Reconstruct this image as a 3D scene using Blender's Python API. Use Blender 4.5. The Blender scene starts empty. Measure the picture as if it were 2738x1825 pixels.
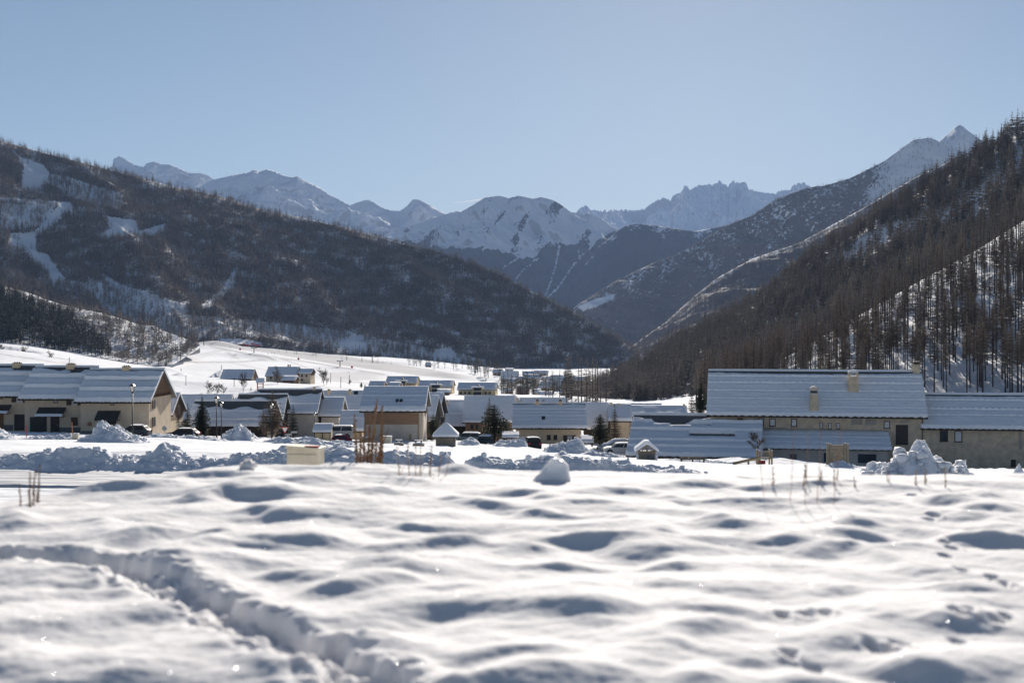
import bpy, math, random
import numpy as np
from mathutils import Vector
R = math.radians
C = bpy.context.scene.collection
scene = bpy.context.scene

# ------------------------------------------------------------------ camera, sky, sun, exposure
F, CX, HY = 3803.0, 1369.0, 870.0            # focal length and horizon of the photograph (2738 px wide)
cam_d = bpy.data.cameras.new('camera'); cam = bpy.data.objects.new('camera', cam_d); C.objects.link(cam)
cam_d.lens = 50.0; cam_d.sensor_width = 36.0; cam_d.clip_start = 0.05; cam_d.clip_end = 60000
cam_d.shift_y = -(912.5 - HY) / 2738.0
cam.location = (0, 0, 0); cam.rotation_euler = (R(90), 0, 0)
cam_d.dof.use_dof = True; cam_d.dof.focus_distance = 190.0; cam_d.dof.aperture_fstop = 3.6
scene.camera = cam
SUN_AZ, SUN_EL = R(7), R(18.5)
w = bpy.data.worlds.new('World'); scene.world = w; w.use_nodes = True
nt = w.node_tree; bg = nt.nodes['Background']
sky = nt.nodes.new('ShaderNodeTexSky'); sky.sky_type = 'NISHITA'; sky.sun_disc = False
sky.sun_elevation = SUN_EL; sky.sun_rotation = SUN_AZ
sky.altitude = 1700; sky.air_density = 1.0; sky.dust_density = 0.30; sky.ozone_density = 0.8
tcw = nt.nodes.new('ShaderNodeTexCoord'); mpw = nt.nodes.new('ShaderNodeMapping')      # the horizon is hidden by mountains: sample the sky a little higher
mpw.inputs['Location'].default_value = (0, 0, .030); mpw.inputs['Scale'].default_value = (1, 1, 1.0)
nt.links.new(tcw.outputs['Generated'], mpw.inputs[0]); nt.links.new(mpw.outputs[0], sky.inputs[0])
nt.links.new(sky.outputs[0], bg.inputs[0]); bg.inputs[1].default_value = 0.0365
sl = bpy.data.lights.new('sun', 'SUN'); sl.energy = 4.8; sl.angle = R(0.5); sl.color = (1.0, 0.915, 0.81)
so = bpy.data.objects.new('sun', sl); C.objects.link(so)
sdir = Vector((math.sin(SUN_AZ) * math.cos(SUN_EL), math.cos(SUN_AZ) * math.cos(SUN_EL), math.sin(SUN_EL)))
so.rotation_euler = (-sdir).to_track_quat('-Z', 'Y').to_euler(); so.location = (0, 0, 400)
vs = scene.view_settings; vs.view_transform = 'Standard'; vs.look = 'None'; vs.exposure = 1.02; vs.gamma = 1.0
cy = scene.cycles; cy.use_denoising = True; cy.max_bounces = 8; cy.diffuse_bounces = 6; cy.volume_bounces = 0
cy.caustics_reflective = False; cy.caustics_refractive = False; cy.sample_clamp_indirect = 5

# ------------------------------------------------------------------ helpers
def at(px, py, Y): return Vector(((px - CX) / F * Y, Y, (HY - py) / F * Y))
def tag(o, label=None, cat=None, group=None, kind=None):
    for k, v in (('label', label), ('category', cat), ('group', group), ('kind', kind)):
        if v: o[k] = v
    return o
def empty(name, loc, rz=0.0, label=None, cat=None, group=None):
    o = bpy.data.objects.new(name, None); C.objects.link(o); o.location = loc; o.rotation_euler = (0, 0, rz)
    o.empty_display_size = 0.3
    return tag(o, label, cat, group)
def copy_tree(o, parent=None):
    c = o.copy(); C.objects.link(c)
    if parent is not None: c.parent = parent
    for ch in list(o.children): copy_tree(ch, c)
    return c
def link_mesh(name, me, parent=None, loc=None):
    o = bpy.data.objects.new(name, me); C.objects.link(o)
    if parent is not None: o.parent = parent
    if loc is not None: o.location = loc
    return o
def np_mesh(name, V, faces_flat, nper, mats, mat_idx=None, smooth=False, attrs=None):
    me = bpy.data.meshes.new(name); V = np.asarray(V, np.float32); fl = np.asarray(faces_flat, np.int32).ravel()
    n = len(fl) // nper
    me.vertices.add(len(V)); me.vertices.foreach_set('co', V.ravel())
    me.loops.add(len(fl)); me.loops.foreach_set('vertex_index', fl)
    me.polygons.add(n); me.polygons.foreach_set('loop_start', np.arange(0, n * nper, nper, dtype=np.int32))
    if mat_idx is not None: me.polygons.foreach_set('material_index', np.asarray(mat_idx, np.int32))
    me.polygons.foreach_set('use_smooth', np.full(n, smooth))
    for k, a in (attrs or {}).items():
        at_ = me.attributes.new(k, 'FLOAT', 'POINT'); at_.data.foreach_set('value', np.asarray(a, np.float32).ravel())
    for m in (mats if isinstance(mats, (list, tuple)) else [mats]): me.materials.append(m)
    me.update(calc_edges=True); return me
def grid_faces(nu, nv):
    i = np.arange(nu - 1)[:, None] * nv + np.arange(nv - 1)[None, :]
    return np.stack([i, i + nv, i + nv + 1, i + 1], -1).reshape(-1, 4)
class MB:
    def __init__(s): s.v = []; s.f = []
    def quad(s, *p):
        b = len(s.v); s.v += [tuple(q) for q in p]; s.f.append(tuple(range(b, b + len(p)))); return s
    poly = quad
    def box(s, x0, x1, y0, y1, z0, z1):
        b = len(s.v)
        s.v += [(x0, y0, z0), (x1, y0, z0), (x1, y1, z0), (x0, y1, z0), (x0, y0, z1), (x1, y0, z1), (x1, y1, z1), (x0, y1, z1)]
        s.f += [tuple(b + i for i in q) for q in ((0, 3, 2, 1), (4, 5, 6, 7), (0, 1, 5, 4), (1, 2, 6, 5), (2, 3, 7, 6), (3, 0, 4, 7))]; return s
    def hexa(s, p):                               # 8 points, bottom four then top four
        b = len(s.v); s.v += [tuple(q) for q in p]
        s.f += [tuple(b + i for i in q) for q in ((0, 3, 2, 1), (4, 5, 6, 7), (0, 1, 5, 4), (1, 2, 6, 5), (2, 3, 7, 6), (3, 0, 4, 7))]; return s
    def prism(s, poly, axis, a0, a1):             # polygon in the other two axes, extruded along axis
        b = len(s.v); n = len(poly)
        for a in (a0, a1):
            for p, q in poly: s.v.append((a, p, q) if axis == 0 else (p, a, q) if axis == 1 else (p, q, a))
        s.f.append(tuple(b + i for i in range(n))); s.f.append(tuple(b + n + i for i in reversed(range(n))))
        for i in range(n): j = (i + 1) % n; s.f.append((b + j, b + i, b + n + i, b + n + j))
        return s
    def tube(s, pts, rad, n=8, cap=True):
        pts = [Vector(p) for p in pts]; rings = []
        for i, p in enumerate(pts):
            d = (pts[min(i + 1, len(pts) - 1)] - pts[max(i - 1, 0)]).normalized()
            a = d.orthogonal().normalized() if i == 0 else (a - d * a.dot(d)).normalized()
            c = d.cross(a); r = rad[i] if hasattr(rad, '__len__') else rad
            b = len(s.v); rings.append(b)
            for k in range(n):
                t = 2 * math.pi * k / n; s.v.append(tuple(p + (a * math.cos(t) + c * math.sin(t)) * r))
        for b0, b1 in zip(rings, rings[1:]):
            for k in range(n): s.f.append((b0 + k, b0 + (k + 1) % n, b1 + (k + 1) % n, b1 + k))
        if cap:
            s.f.append(tuple(rings[0] + k for k in reversed(range(n)))); s.f.append(tuple(rings[-1] + k for k in range(n)))
        return s
    def lathe(s, prof, n=10, c=(0, 0)):           # (radius, z) profile
        return s.tube_z([(c[0], c[1], z) for r, z in prof], [r for r, z in prof], n)
    def tube_z(s, pts, rad, n=8):
        rings = []
        for p, r in zip(pts, rad):
            rings.append(len(s.v))
            for k in range(n): t = 2 * math.pi * (k + .5) / n; s.v.append((p[0] + r * math.cos(t), p[1] + r * math.sin(t), p[2]))
        for b0, b1 in zip(rings, rings[1:]):
            for k in range(n): s.f.append((b0 + k, b0 + (k + 1) % n, b1 + (k + 1) % n, b1 + k))
        s.f.append(tuple(rings[0] + k for k in reversed(range(n)))); s.f.append(tuple(rings[-1] + k for k in range(n))); return s
    def build(s, name, mat, parent=None, loc=None, smooth=False, bevel=0.0):
        me = bpy.data.meshes.new(name); me.from_pydata(s.v, [], s.f); me.materials.append(mat)
        if smooth: me.polygons.foreach_set('use_smooth', np.full(len(me.polygons), True))
        me.update(); o = link_mesh(name, me, parent, loc)
        if bevel:
            m = o.modifiers.new('bevel', 'BEVEL'); m.width = bevel; m.segments = 2; m.limit_method = 'ANGLE'
        return o
# gradient noise on arrays
def _h(ix, iy, seed):
    n = (ix.astype(np.int64) * 374761393 + iy.astype(np.int64) * 668265263 + seed * 974634777) & 0x7fffffff
    n = ((n ^ (n >> 13)) * 1274126177) & 0x7fffffff
    return ((n ^ (n >> 16)) & 0xffff) / 65535.0
def pn(x, y, seed=0):
    x = np.asarray(x, float); y = np.asarray(y, float); x, y = np.broadcast_arrays(x, y)
    x0 = np.floor(x); y0 = np.floor(y); fx = x - x0; fy = y - y0
    u = fx ** 3 * (fx * (fx * 6 - 15) + 10); v = fy ** 3 * (fy * (fy * 6 - 15) + 10)
    def g(dx, dy):
        t = _h(x0 + dx, y0 + dy, seed) * 2 * math.pi
        return np.cos(t) * (fx - dx) + np.sin(t) * (fy - dy)
    a = g(0, 0) * (1 - u) + g(1, 0) * u; b = g(0, 1) * (1 - u) + g(1, 1) * u
    return (a * (1 - v) + b * v) * 1.5
def fbm(x, y, o=4, seed=0, gain=.5):
    s = 0; a = 1.0; t = 0
    for k in range(o): s = s + a * pn(x * 2 ** k, y * 2 ** k, seed + k * 17); t += a; a *= gain
    return s / t
def ridged(x, y, o=4, seed=0, gain=.5):
    s = 0; a = 1.0; t = 0
    for k in range(o): s = s + a * (1 - np.abs(pn(x * 2 ** k, y * 2 ** k, seed + k * 31)) * 1.6); t += a; a *= gain
    return s / t
def sstep(a, b, x): t = np.clip((x - a) / (b - a), 0, 1); return t * t * (3 - 2 * t)
def in_poly(px, py, poly):
    ins = np.zeros(np.shape(px), bool); n = len(poly)
    for i in range(n):
        (x1, y1), (x2, y2) = poly[i], poly[(i + 1) % n]
        if y1 == y2: continue
        ins ^= ((y1 > py) != (y2 > py)) & (px < (x2 - x1) * (py - y1) / (y2 - y1) + x1)
    return ins

# ------------------------------------------------------------------ materials
def new_mat(name):
    m = bpy.data.materials.new(name); m.use_nodes = True; return m, m.node_tree, m.node_tree.nodes['Principled BSDF']
def N(nt, t, **k):
    n = nt.nodes.new(t)
    for a, b in k.items(): setattr(n, a, b)
    return n
def mat(name, c1, c2=None, scale=3.0, rough=.8, bump=0.0, bscale=None, stretch=(1, 1, 1), spec=.3, metal=0.0, detail=5, lo=.35, hi=.65):
    m, nt, p = new_mat(name); p.inputs['Roughness'].default_value = rough; p.inputs['Metallic'].default_value = metal
    p.inputs['Specular IOR Level'].default_value = spec
    if c2 is None: c2 = tuple(min(1, c * .8) for c in c1)
    tc = N(nt, 'ShaderNodeTexCoord'); mp = N(nt, 'ShaderNodeMapping'); mp.inputs['Scale'].default_value = stretch
    nt.links.new(tc.outputs['Object'], mp.inputs[0])
    nz = N(nt, 'ShaderNodeTexNoise'); nz.inputs['Scale'].default_value = scale; nz.inputs['Detail'].default_value = detail
    nt.links.new(mp.outputs[0], nz.inputs['Vector'])
    rp = N(nt, 'ShaderNodeValToRGB'); e = rp.color_ramp.elements
    e[0].position = lo; e[1].position = hi; e[0].color = (*c1, 1); e[1].color = (*c2, 1)
    nt.links.new(nz.outputs['Fac'], rp.inputs[0]); nt.links.new(rp.outputs[0], p.inputs['Base Color'])
    if bump:
        n2 = N(nt, 'ShaderNodeTexNoise'); n2.inputs['Scale'].default_value = bscale or scale * 4; n2.inputs['Detail'].default_value = 4
        nt.links.new(mp.outputs[0], n2.inputs['Vector'])
        b = N(nt, 'ShaderNodeBump'); b.inputs['Strength'].default_value = 1; b.inputs['Distance'].default_value = bump
        nt.links.new(n2.outputs['Fac'], b.inputs['Height']); nt.links.new(b.outputs[0], p.inputs['Normal'])
    return m
SNOW = (.84, .86, .89)
M = {}
M['snow'] = mat('snow', SNOW, (.80, .82, .86), 1.5, .9, .012, 6.0, spec=.06)
M['snow_near'] = mat('snow_near', (.80, .79, .79), (.77, .762, .765), 9.0, .9, .0012, 140.0, spec=.08)
M['snow_rough'] = mat('snow_rough', SNOW, (.74, .76, .81), 2.2, .9, .05, 5.0, spec=.05)
M['stucco'] = mat('stucco', (.66, .53, .385), (.56, .45, .33), .8, .9, .004, 25)
M['stucco_grey'] = mat('stucco_grey', (.56, .50, .425), (.47, .42, .36), .7, .9, .004, 25)
M['stucco_tan'] = mat('stucco_tan', (.72, .56, .365), (.61, .48, .32), .9, .9, .004, 25)
M['stucco_yellow'] = mat('stucco_yellow', (.66, .53, .32), (.56, .45, .28), .8, .9)
M['plinth'] = mat('plinth', (.17, .17, .17), (.12, .12, .125), 2.5, .9, .01, 9)
M['stone'] = mat('stone', (.62, .51, .365), (.44, .36, .27), 1.1, .95, .02, 5, detail=8)
M['stone_grey'] = mat('stone_grey', (.40, .36, .30), (.29, .265, .225), 1.0, .95, .02, 6, detail=8)
M['wood'] = mat('wood', (.22, .125, .065), (.13, .075, .04), 2.0, .8, .01, 9, stretch=(.25, .25, 5))
M['wood_red'] = mat('wood_red', (.36, .22, .135), (.24, .15, .09), 1.6, .8, .01, 9, stretch=(.2, .2, 5))
M['wood_vert'] = mat('wood_vert', (.20, .11, .06), (.12, .07, .042), 2.0, .8, .01, 9, stretch=(5, 5, .25))
M['wood_dark'] = mat('wood_dark', (.055, .04, .03), (.035, .027, .022), 2.0, .8, .01, 8, stretch=(4, 4, .4))
M['wood_pale'] = mat('wood_pale', (.36, .27, .16), (.25, .19, .12), 4.0, .8, .004, 20, stretch=(.5, .5, 4))
M['wood_weathered'] = mat('wood_weathered', (.30, .25, .18), (.20, .17, .13), 3.0, .85, .006, 12, stretch=(.4, .4, 5))
M['roof_metal'] = mat('roof_metal', (.11, .105, .10), (.075, .072, .07), 1.5, .55, .004, 6, stretch=(4, .3, .3), spec=.4)
M['roof_tile'] = mat('roof_tile', (.075, .065, .06), (.045, .04, .038), 3, .8, .02, 7)
M['awning'] = mat('awning', (.055, .058, .062), (.035, .037, .04), 2, .5, .004, 8, stretch=(4, .4, .4))
M['shutter'] = mat('shutter', (.085, .05, .035), (.055, .035, .025), 3, .7, .004, 15, stretch=(6, 6, .5))
M['door'] = mat('door', (.05, .04, .034), (.032, .027, .024), 3, .6, .004, 12, stretch=(6, 6, .4))
M['garage'] = mat('garage', (.045, .04, .04), (.033, .03, .03), 2, .6, .003, 8, stretch=(.3, .3, 7))
M['frame'] = mat('frame', (.10, .065, .045), (.07, .045, .03), 5, .6)
M['white_frame'] = mat('white_frame', (.62, .60, .56), (.52, .5, .47), 5, .6)
M['glass'] = mat('glass', (.05, .06, .075), (.03, .04, .05), .7, .5, spec=.10)
M['curtain'] = mat('curtain', (.70, .70, .70), (.50, .51, .53), 2.0, .5, stretch=(1, 1, 3))  # pale pane colour painted in for bright snow reflected in the glass
M['metal_black'] = mat('metal_black', (.018, .018, .02), (.012, .012, .013), 6, .45, spec=.5)
M['metal_grey'] = mat('metal_grey', (.33, .34, .35), (.25, .26, .27), 4, .45, metal=.6)
M['lamp_glass'] = mat('lamp_glass', (.66, .64, .58), (.52, .5, .46), 6, .2, spec=.6)
M['tyre'] = mat('tyre', (.018, .018, .018), (.03, .03, .03), 9, .85)
M['rim'] = mat('rim', (.30, .30, .31), (.2, .2, .21), 6, .4, metal=.7)
M['plastic_beige'] = mat('plastic_beige', (.62, .56, .44), (.56, .50, .39), 2, .6)
M['plastic_cream'] = mat('plastic_cream', (.66, .60, .47), (.55, .49, .38), 5.0, .55, .003, 30, detail=8)
M['red'] = mat('red', (.42, .04, .04), (.33, .03, .03), 5, .55)
M['orange'] = mat('orange', (.42, .17, .08), (.33, .13, .06), 5, .6)
M['white_paint'] = mat('white_paint', (.76, .76, .75), (.66, .66, .65), 5, .5)
M['sign_back'] = mat('sign_back', (.30, .31, .32), (.24, .25, .26), 5, .5)
M['bark'] = mat('bark', (.085, .066, .054), (.05, .042, .036), 4, .95, .02, 9, stretch=(3, 3, .5))
M['bark_far'] = mat('bark_far', (.040, .034, .030), (.026, .023, .021), .3, .95)
M['needles'] = mat('needles', (.065, .080, .045), (.028, .040, .026), 1.3, .85, lo=.3, hi=.7)
M['needles_pine'] = mat('needles_pine', (.095, .100, .048), (.040, .048, .028), 1.2, .85, lo=.3, hi=.7)
M['larch_twig'] = mat('larch_twig', (.30, .23, .165), (.16, .125, .095), .8, .9, lo=.3, hi=.7)
M['larch_far'] = mat('larch_far', (.36, .30, .235), (.18, .155, .13), .035, .95, lo=.3, hi=.7, detail=8)
M['larch_hill'] = mat('larch_hill', (.34, .275, .215), (.24, .20, .165), .02, .95, lo=.3, hi=.7, detail=8)
M['needles_far'] = mat('needles_far', (.075, .082, .062), (.040, .048, .038), .06, .95, lo=.3, hi=.7)
M['twig'] = mat('twig', (.12, .085, .06), (.075, .055, .04), 4, .9)
M['straw'] = mat('straw', (.26, .15, .075), (.17, .095, .05), 12, .85)
M['straw_red'] = mat('straw_red', (.42, .21, .12), (.28, .14, .08), 12, .85)
M['straw_pale'] = mat('straw_pale', (.40, .27, .16), (.28, .18, .10), 12, .85)
M['snow_heap'] = mat('snow_heap', SNOW, (.78, .80, .84), 4, .9, .02, 14, spec=.05)
M['ice'] = mat('ice', (.80, .83, .86), (.72, .75, .80), 8, .4, .004, 40)
for k_, sc_ in (('ice', .10), ('snow_heap', .12), ('snow_near', .035)):
    p_ = M[k_].node_tree.nodes['Principled BSDF']; p_.inputs['Subsurface Weight'].default_value = .8; p_.inputs['Subsurface Radius'].default_value = (1, .95, .9); p_.inputs['Subsurface Scale'].default_value = sc_
M['paper'] = mat('paper', (.7, .7, .68), (.6, .6, .58), 3, .7)
M['contrail'], t_, p_ = new_mat('contrail'); q_ = N(t_, 'ShaderNodeBsdfTranslucent'); q_.inputs[0].default_value = (.95, .95, .95, 1); t_.links.new(q_.outputs[0], t_.nodes['Material Output'].inputs[0])
M['crystal'] = mat('crystal', (.95, .96, 1.0), (.9, .93, 1.0), 50, .26, metal=1.0)

def terrain_mat(name, rock=(.17, .16, .155), forest=(.030, .030, .032), fscale=.02, speck=.06, steep=(.60, .75), rockamt=1.0, grass=(.55, .55, .55)):
    """snow, with bare rock where it is steep and tree cover where the attribute «forest» says so"""
    m, nt, p = new_mat(name); L = nt.links.new
    p.inputs['Roughness'].default_value = .95; p.inputs['Specular IOR Level'].default_value = .04
    geo = N(nt, 'ShaderNodeNewGeometry'); tc = N(nt, 'ShaderNodeTexCoord')
    def noise(sc, det=6, st=None):
        n = N(nt, 'ShaderNodeTexNoise'); n.inputs['Scale'].default_value = sc; n.inputs['Detail'].default_value = det
        if st:
            mp = N(nt, 'ShaderNodeMapping'); mp.inputs['Scale'].default_value = st; L(tc.outputs['Object'], mp.inputs[0]); L(mp.outputs[0], n.inputs[0])
        else: L(tc.outputs['Object'], n.inputs[0])
        return n.outputs['Fac']
    def math_(op, a, b=None, c=None):
        n = N(nt, 'ShaderNodeMath', operation=op)
        for i, x in enumerate((a, b, c)):
            if x is None: continue
            if isinstance(x, (int, float)): n.inputs[i].default_value = x
            else: L(x, n.inputs[i])
        return n.outputs[0]
    def smooth(x, a, b):
        n = N(nt, 'ShaderNodeMapRange', interpolation_type='SMOOTHSTEP'); L(x, n.inputs[0])
        n.inputs[1].default_value = a; n.inputs[2].default_value = b; return n.outputs[0]
    def mix(f, a, b):
        n = N(nt, 'ShaderNodeMix', data_type='RGBA'); L(f, n.inputs[0])
        for i, x in ((6, a), (7, b)):
            if isinstance(x, tuple): n.inputs[i].default_value = (*x, 1)
            else: L(x, n.inputs[i])
        return n.outputs[2]
    sep = N(nt, 'ShaderNodeSeparateXYZ'); L(geo.outputs['Normal'], sep.inputs[0])
    s = math_('MULTIPLY_ADD', noise(fscale * .7, 8), .55, sep.outputs[2])
    s = math_('SUBTRACT', s, .275)
    rockf = math_('MULTIPLY', math_('SUBTRACT', 1.0, smooth(s, *steep)), rockamt)
    col = mix(rockf, SNOW, rock)
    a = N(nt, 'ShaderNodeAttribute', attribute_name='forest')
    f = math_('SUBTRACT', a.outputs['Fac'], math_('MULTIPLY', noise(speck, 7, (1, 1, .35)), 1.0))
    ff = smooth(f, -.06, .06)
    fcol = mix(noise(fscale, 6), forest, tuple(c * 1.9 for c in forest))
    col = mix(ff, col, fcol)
    d = N(nt, 'ShaderNodeAttribute', attribute_name='packed')
    col = mix(d.outputs['Fac'], col, grass)
    L(col, p.inputs['Base Color'])
    b = N(nt, 'ShaderNodeBump'); b.inputs['Strength'].default_value = .6; b.inputs['Distance'].default_value = .4 / max(speck, 1e-3)
    L(noise(speck * .6, 8), b.inputs['Height']); L(b.outputs[0], p.inputs['Normal'])
    return m
# ------------------------------------------------------------------ the ground of the valley (one sheet)
G_COL = np.array([-2200, -300, 0, 500, 1000, 1400, 1700, 2000, 2400, 2738, 4200], float)
G_ROW = [  # distance, picture height of the ground at each of the middle columns 0..2738
    (14, [1495, 1495, 1495, 1495, 1495, 1495, 1495, 1495]),
    (25, [1415, 1415, 1410, 1410, 1400, 1380, 1370, 1370]),
    (35, [1308, 1312, 1318, 1318, 1320, 1310, 1293, 1295]),
    (43, [1264, 1266, 1278, 1290, 1298, 1296, 1286, 1288]),
    (47, [1200, 1200, 1226, 1246, 1264, 1283, 1282, 1285]),
    (60, [1194, 1196, 1220, 1238, 1254, 1270, 1276, 1279]),
    (100, [1181, 1186, 1209, 1223, 1239, 1254, 1265, 1270]),
    (150, [1173, 1179, 1199, 1211, 1228, 1244, 1255, 1258]),
    (185, [1165, 1173, 1190, 1202, 1220, 1236, 1247, 1249]),
    (230, [1148, 1163, 1178, 1187, 1192, 1190, 1190, 1190]),
    (300, [1068, 1135, 1145, 1150, 1155, 1120, 1095, 1095]),
    (450, [1008, 1092, 1102, 1106, 1108, 1070, 1020, 1020]),
    (700, [962, 1026, 1050, 1062, 1066, 1030, 975, 975]),
    (950, [915, 990, 1022, 1040, 1044, 1010, 945, 945]),
    (1400, [884, 930, 972, 1004, 1010, 980, 920, 920]),
    (1900, [866, 897, 948, 986, 990, 960, 905, 905]),
    (2700, [858, 880, 925, 955, 960, 940, 895, 895]),
    (4500, [850, 870, 900, 925, 930, 915, 885, 885])]
_gy = np.array([r[0] for r in G_ROW], float)
_gp = np.array([[r[1][0], r[1][0]] + r[1] + [r[1][-1]] for r in G_ROW], float)
_gz = (HY - _gp) / F * _gy[:, None]
_ly = np.log(_gy)
def _smooth_rows(z, n=260):                       # monotone resampling in log distance, then a light blur
    t = np.linspace(_ly[0], _ly[-1], n); out = np.stack([np.interp(t, _ly, z[:, k]) for k in range(z.shape[1])], 1)
    return t, out
_t, _zz = _smooth_rows(_gz)
ANCH = []                                         # (x, y, dz, reach): the ground meets the foot of what stands on it
def gz(x, y, anch=True):
    x = np.asarray(x, float); y = np.maximum(np.asarray(y, float), 2.0); x, y = np.broadcast_arrays(x, y)
    px = CX + x / y * F; r = np.clip((np.log(y) - _t[0]) / (_t[1] - _t[0]), 0, len(_t) - 1.001); i = r.astype(int); fr = r - i
    c = np.clip(np.searchsorted(G_COL, px) - 1, 0, len(G_COL) - 2); u = np.clip((px - G_COL[c]) / (G_COL[c + 1] - G_COL[c]), 0, 1); u = u * u * (3 - 2 * u) * .6 + u * .4
    z = (_zz[i, c] * (1 - u) + _zz[i, c + 1] * u) * (1 - fr) + (_zz[i + 1, c] * (1 - u) + _zz[i + 1, c + 1] * u) * fr
    if anch and ANCH:
        sw = np.zeros_like(z); sd = np.zeros_like(z)
        for (ax, ay, dz, s) in ANCH:
            wgt = np.exp(-((x - ax) ** 2 + (y - ay) ** 2) / (2 * s * s)); sw += wgt; sd += wgt * dz
        z = z + sd / np.maximum(sw, 1.0)
    return z
def anchor(px, py, Y, reach=6.0):
    p = at(px, py, Y); ANCH.append((p.x, p.y, p.z - float(gz(p.x, p.y, False)), reach))
def ground_detail(x, y):
    return .05 * pn(x * .22, y * .12, 5) + .02 * pn(x * .9, y * .6, 6) * sstep(300, 60, y)
def gzd(x, y): return float(gz(x, y) + ground_detail(np.float64(x), np.float64(y)))

def build_ground():
    nr, nc = 520, 460
    Y = np.exp(np.linspace(math.log(14.0), math.log(4400), nr)); P = np.linspace(-1500, 4100, nc)
    YY, PP = np.meshgrid(Y, P, indexing='ij'); X = (PP - CX) / F * YY
    Z = gz(X, YY)
    Z += ground_detail(X, YY)
    vill = sstep(150, 165, YY) * sstep(330, 280, YY)
    Z += vill * (.34 * fbm(X * .30, YY * .30, 4, 11) + .16 * ridged(X * .9, YY * .7, 3, 12) - .09)
    mid = sstep(330, 420, YY)
    Z += mid * (.9 * fbm(X * .02, YY * .012, 4, 21) + .25 * ridged(X * .08, YY * .05, 3, 22) * sstep(420, 700, YY))
    pk = np.zeros_like(Z)
    # groomed ski run across the valley field and a couple of trodden tracks
    PY = HY - Z / YY * F
    top = np.interp(PP, [480, 560, 720, 900, 1120, 1250], [897, 907, 918, 945, 980, 1000]); bot = np.interp(PP, [480, 560, 720, 900, 1120, 1250], [903, 926, 946, 977, 1006, 1018])
    run = sstep(0, 5, PY - top) * sstep(0, 5, bot - PY) * sstep(470, 520, PP) * sstep(1280, 1200, PP) * (YY > 500)
    pk = np.maximum(pk, run * (.78 + .22 * pn(X * .03, YY * .3, 35)))
    pk = np.maximum(pk, .5 * sstep(60, 0, np.abs(PY - 1003)) * sstep(820, 900, PP) * sstep(1050, 980, PP) * (YY > 500) * (PY > 994) * (PY < 1016))
    pk = np.maximum(pk, vill * .22 * sstep(.0, .4, fbm(X * .12, YY * .12, 4, 33)))
    for pts, wd, k in (([(500, 907), (580, 929), (668, 946), (816, 966), (1027, 1001)], 1.6, .9), ([(500, 957), (545, 945), (592, 936)], 1.5, .5), ([(500, 965), (560, 948), (592, 937)], 1.2, .45), ([(600, 936), (618, 948), (628, 961)], 2.5, .5), ([(640, 960), (622, 950), (612, 937)], 2.5, .45),
                       ([(729, 951), (790, 972), (861, 995), (960, 1018)], 1.4, .6), ([(470, 967), (610, 968), (740, 961)], 1.6, .8), ([(0, 946), (70, 956), (150, 969), (200, 974)], 1.5, .6), ([(620, 969), (690, 985), (760, 1000)], 1.2, .4), ([(880, 1017), (960, 1022), (1020, 1030)], 2, .5)):
        pk = np.maximum(pk, k * sstep(wd * 1.6, wd * .5, line_d(PP, PY, pts)) * (YY > 420))
    Fo = np.zeros_like(Z)
    V = np.stack([X, YY, Z], -1).reshape(-1, 3)
    me = np_mesh('snow_field', V, grid_faces(nr, nc)[:, ::-1], 4, terrain_mat('snow_field', speck=.5, rockamt=0.0, grass=(.40, .40, .41)), smooth=True,
                 attrs={'forest': Fo, 'packed': pk})
    return tag(link_mesh('snow_field', me), kind='structure')

# ------------------------------------------------------------------ the near snow: humps, a trodden trail, hoof prints
HUMPS = [(1641, 1449, 230), (2305, 1356, 190), (2310, 1393, 200), (2130, 1440, 150), (2262, 1443, 70), (2340, 1429, 90), (2607, 1429, 110), (1967, 1408, 140),
  (1460, 1379, 100), (1688, 1391, 130), (1176, 1461, 150), (1370, 1470, 90), (838, 1292, 180), (815, 1385, 240), (745, 1326, 120), (582, 1268, 150), (349, 1300, 170), (640, 1318, 150),
  (955, 1565, 130), (792, 1536, 120), (560, 1496, 190), (1082, 1612, 110), (1245, 1624, 180), (1530, 1630, 360), (1897, 1624, 200), (2002, 1577, 190),
  (2270, 1566, 140), (1804, 1720, 130), (2374, 1647, 150), (2240, 1694, 190), (2619, 1674, 140), (489, 1740, 250), (60, 1676, 260), (116, 1550, 170),
  (1176, 1519, 150), (1080, 1545, 160), (1000, 1519, 120), (1790, 1470, 100), (2040, 1757, 170), (1120, 1403, 110), (1290, 1352, 120), (2520, 1330, 110), (2680, 1345, 120),
  (1120, 1285, 80), (1210, 1258, 130), (940, 1243, 200), (980, 1320, 130), (1400, 1318, 100), (1620, 1318, 120), (1900, 1288, 140), (2160, 1292, 110), (2030, 1338, 110),
  (330, 1452, 130), (240, 1395, 120), (1330, 1740, 200), (1620, 1780, 170), (2500, 1780, 190), (2650, 1560, 120), (30, 1400, 120), (680, 1455, 110), (1500, 1510, 110), (900, 1440, 100), (1560, 1345, 100), (1760, 1330, 90),
  (2260, 1285, 90), (2440, 1300, 100), (2700, 1440, 100), (2720, 1760, 160), (700, 1800, 200), (210, 1800, 220)]
TRAIL = [(-40, 1478), (120, 1482), (250, 1492), (340, 1512), (430, 1545), (520, 1590), (600, 1632), (690, 1665), (780, 1710), (880, 1757), (960, 1800), (1060, 1850)]
PRINTS = [(2520, 1440), (2545, 1455), (2525, 1475), (2480, 1372), (2495, 1365), (2648, 1530), (2668, 1545), (2690, 1556), (2570, 1512), (2440, 1315), (2160, 1330), (2195, 1328),
  (2690, 1640), (2660, 1650), (2560, 1650), (2590, 1640), (2560, 1700), (2330, 1720), (2380, 1735), (2410, 1716), (2170, 1770), (2110, 1745), (2090, 1640), (2150, 1636), (2200, 1632)]
_rh = random.Random(12)
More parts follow.
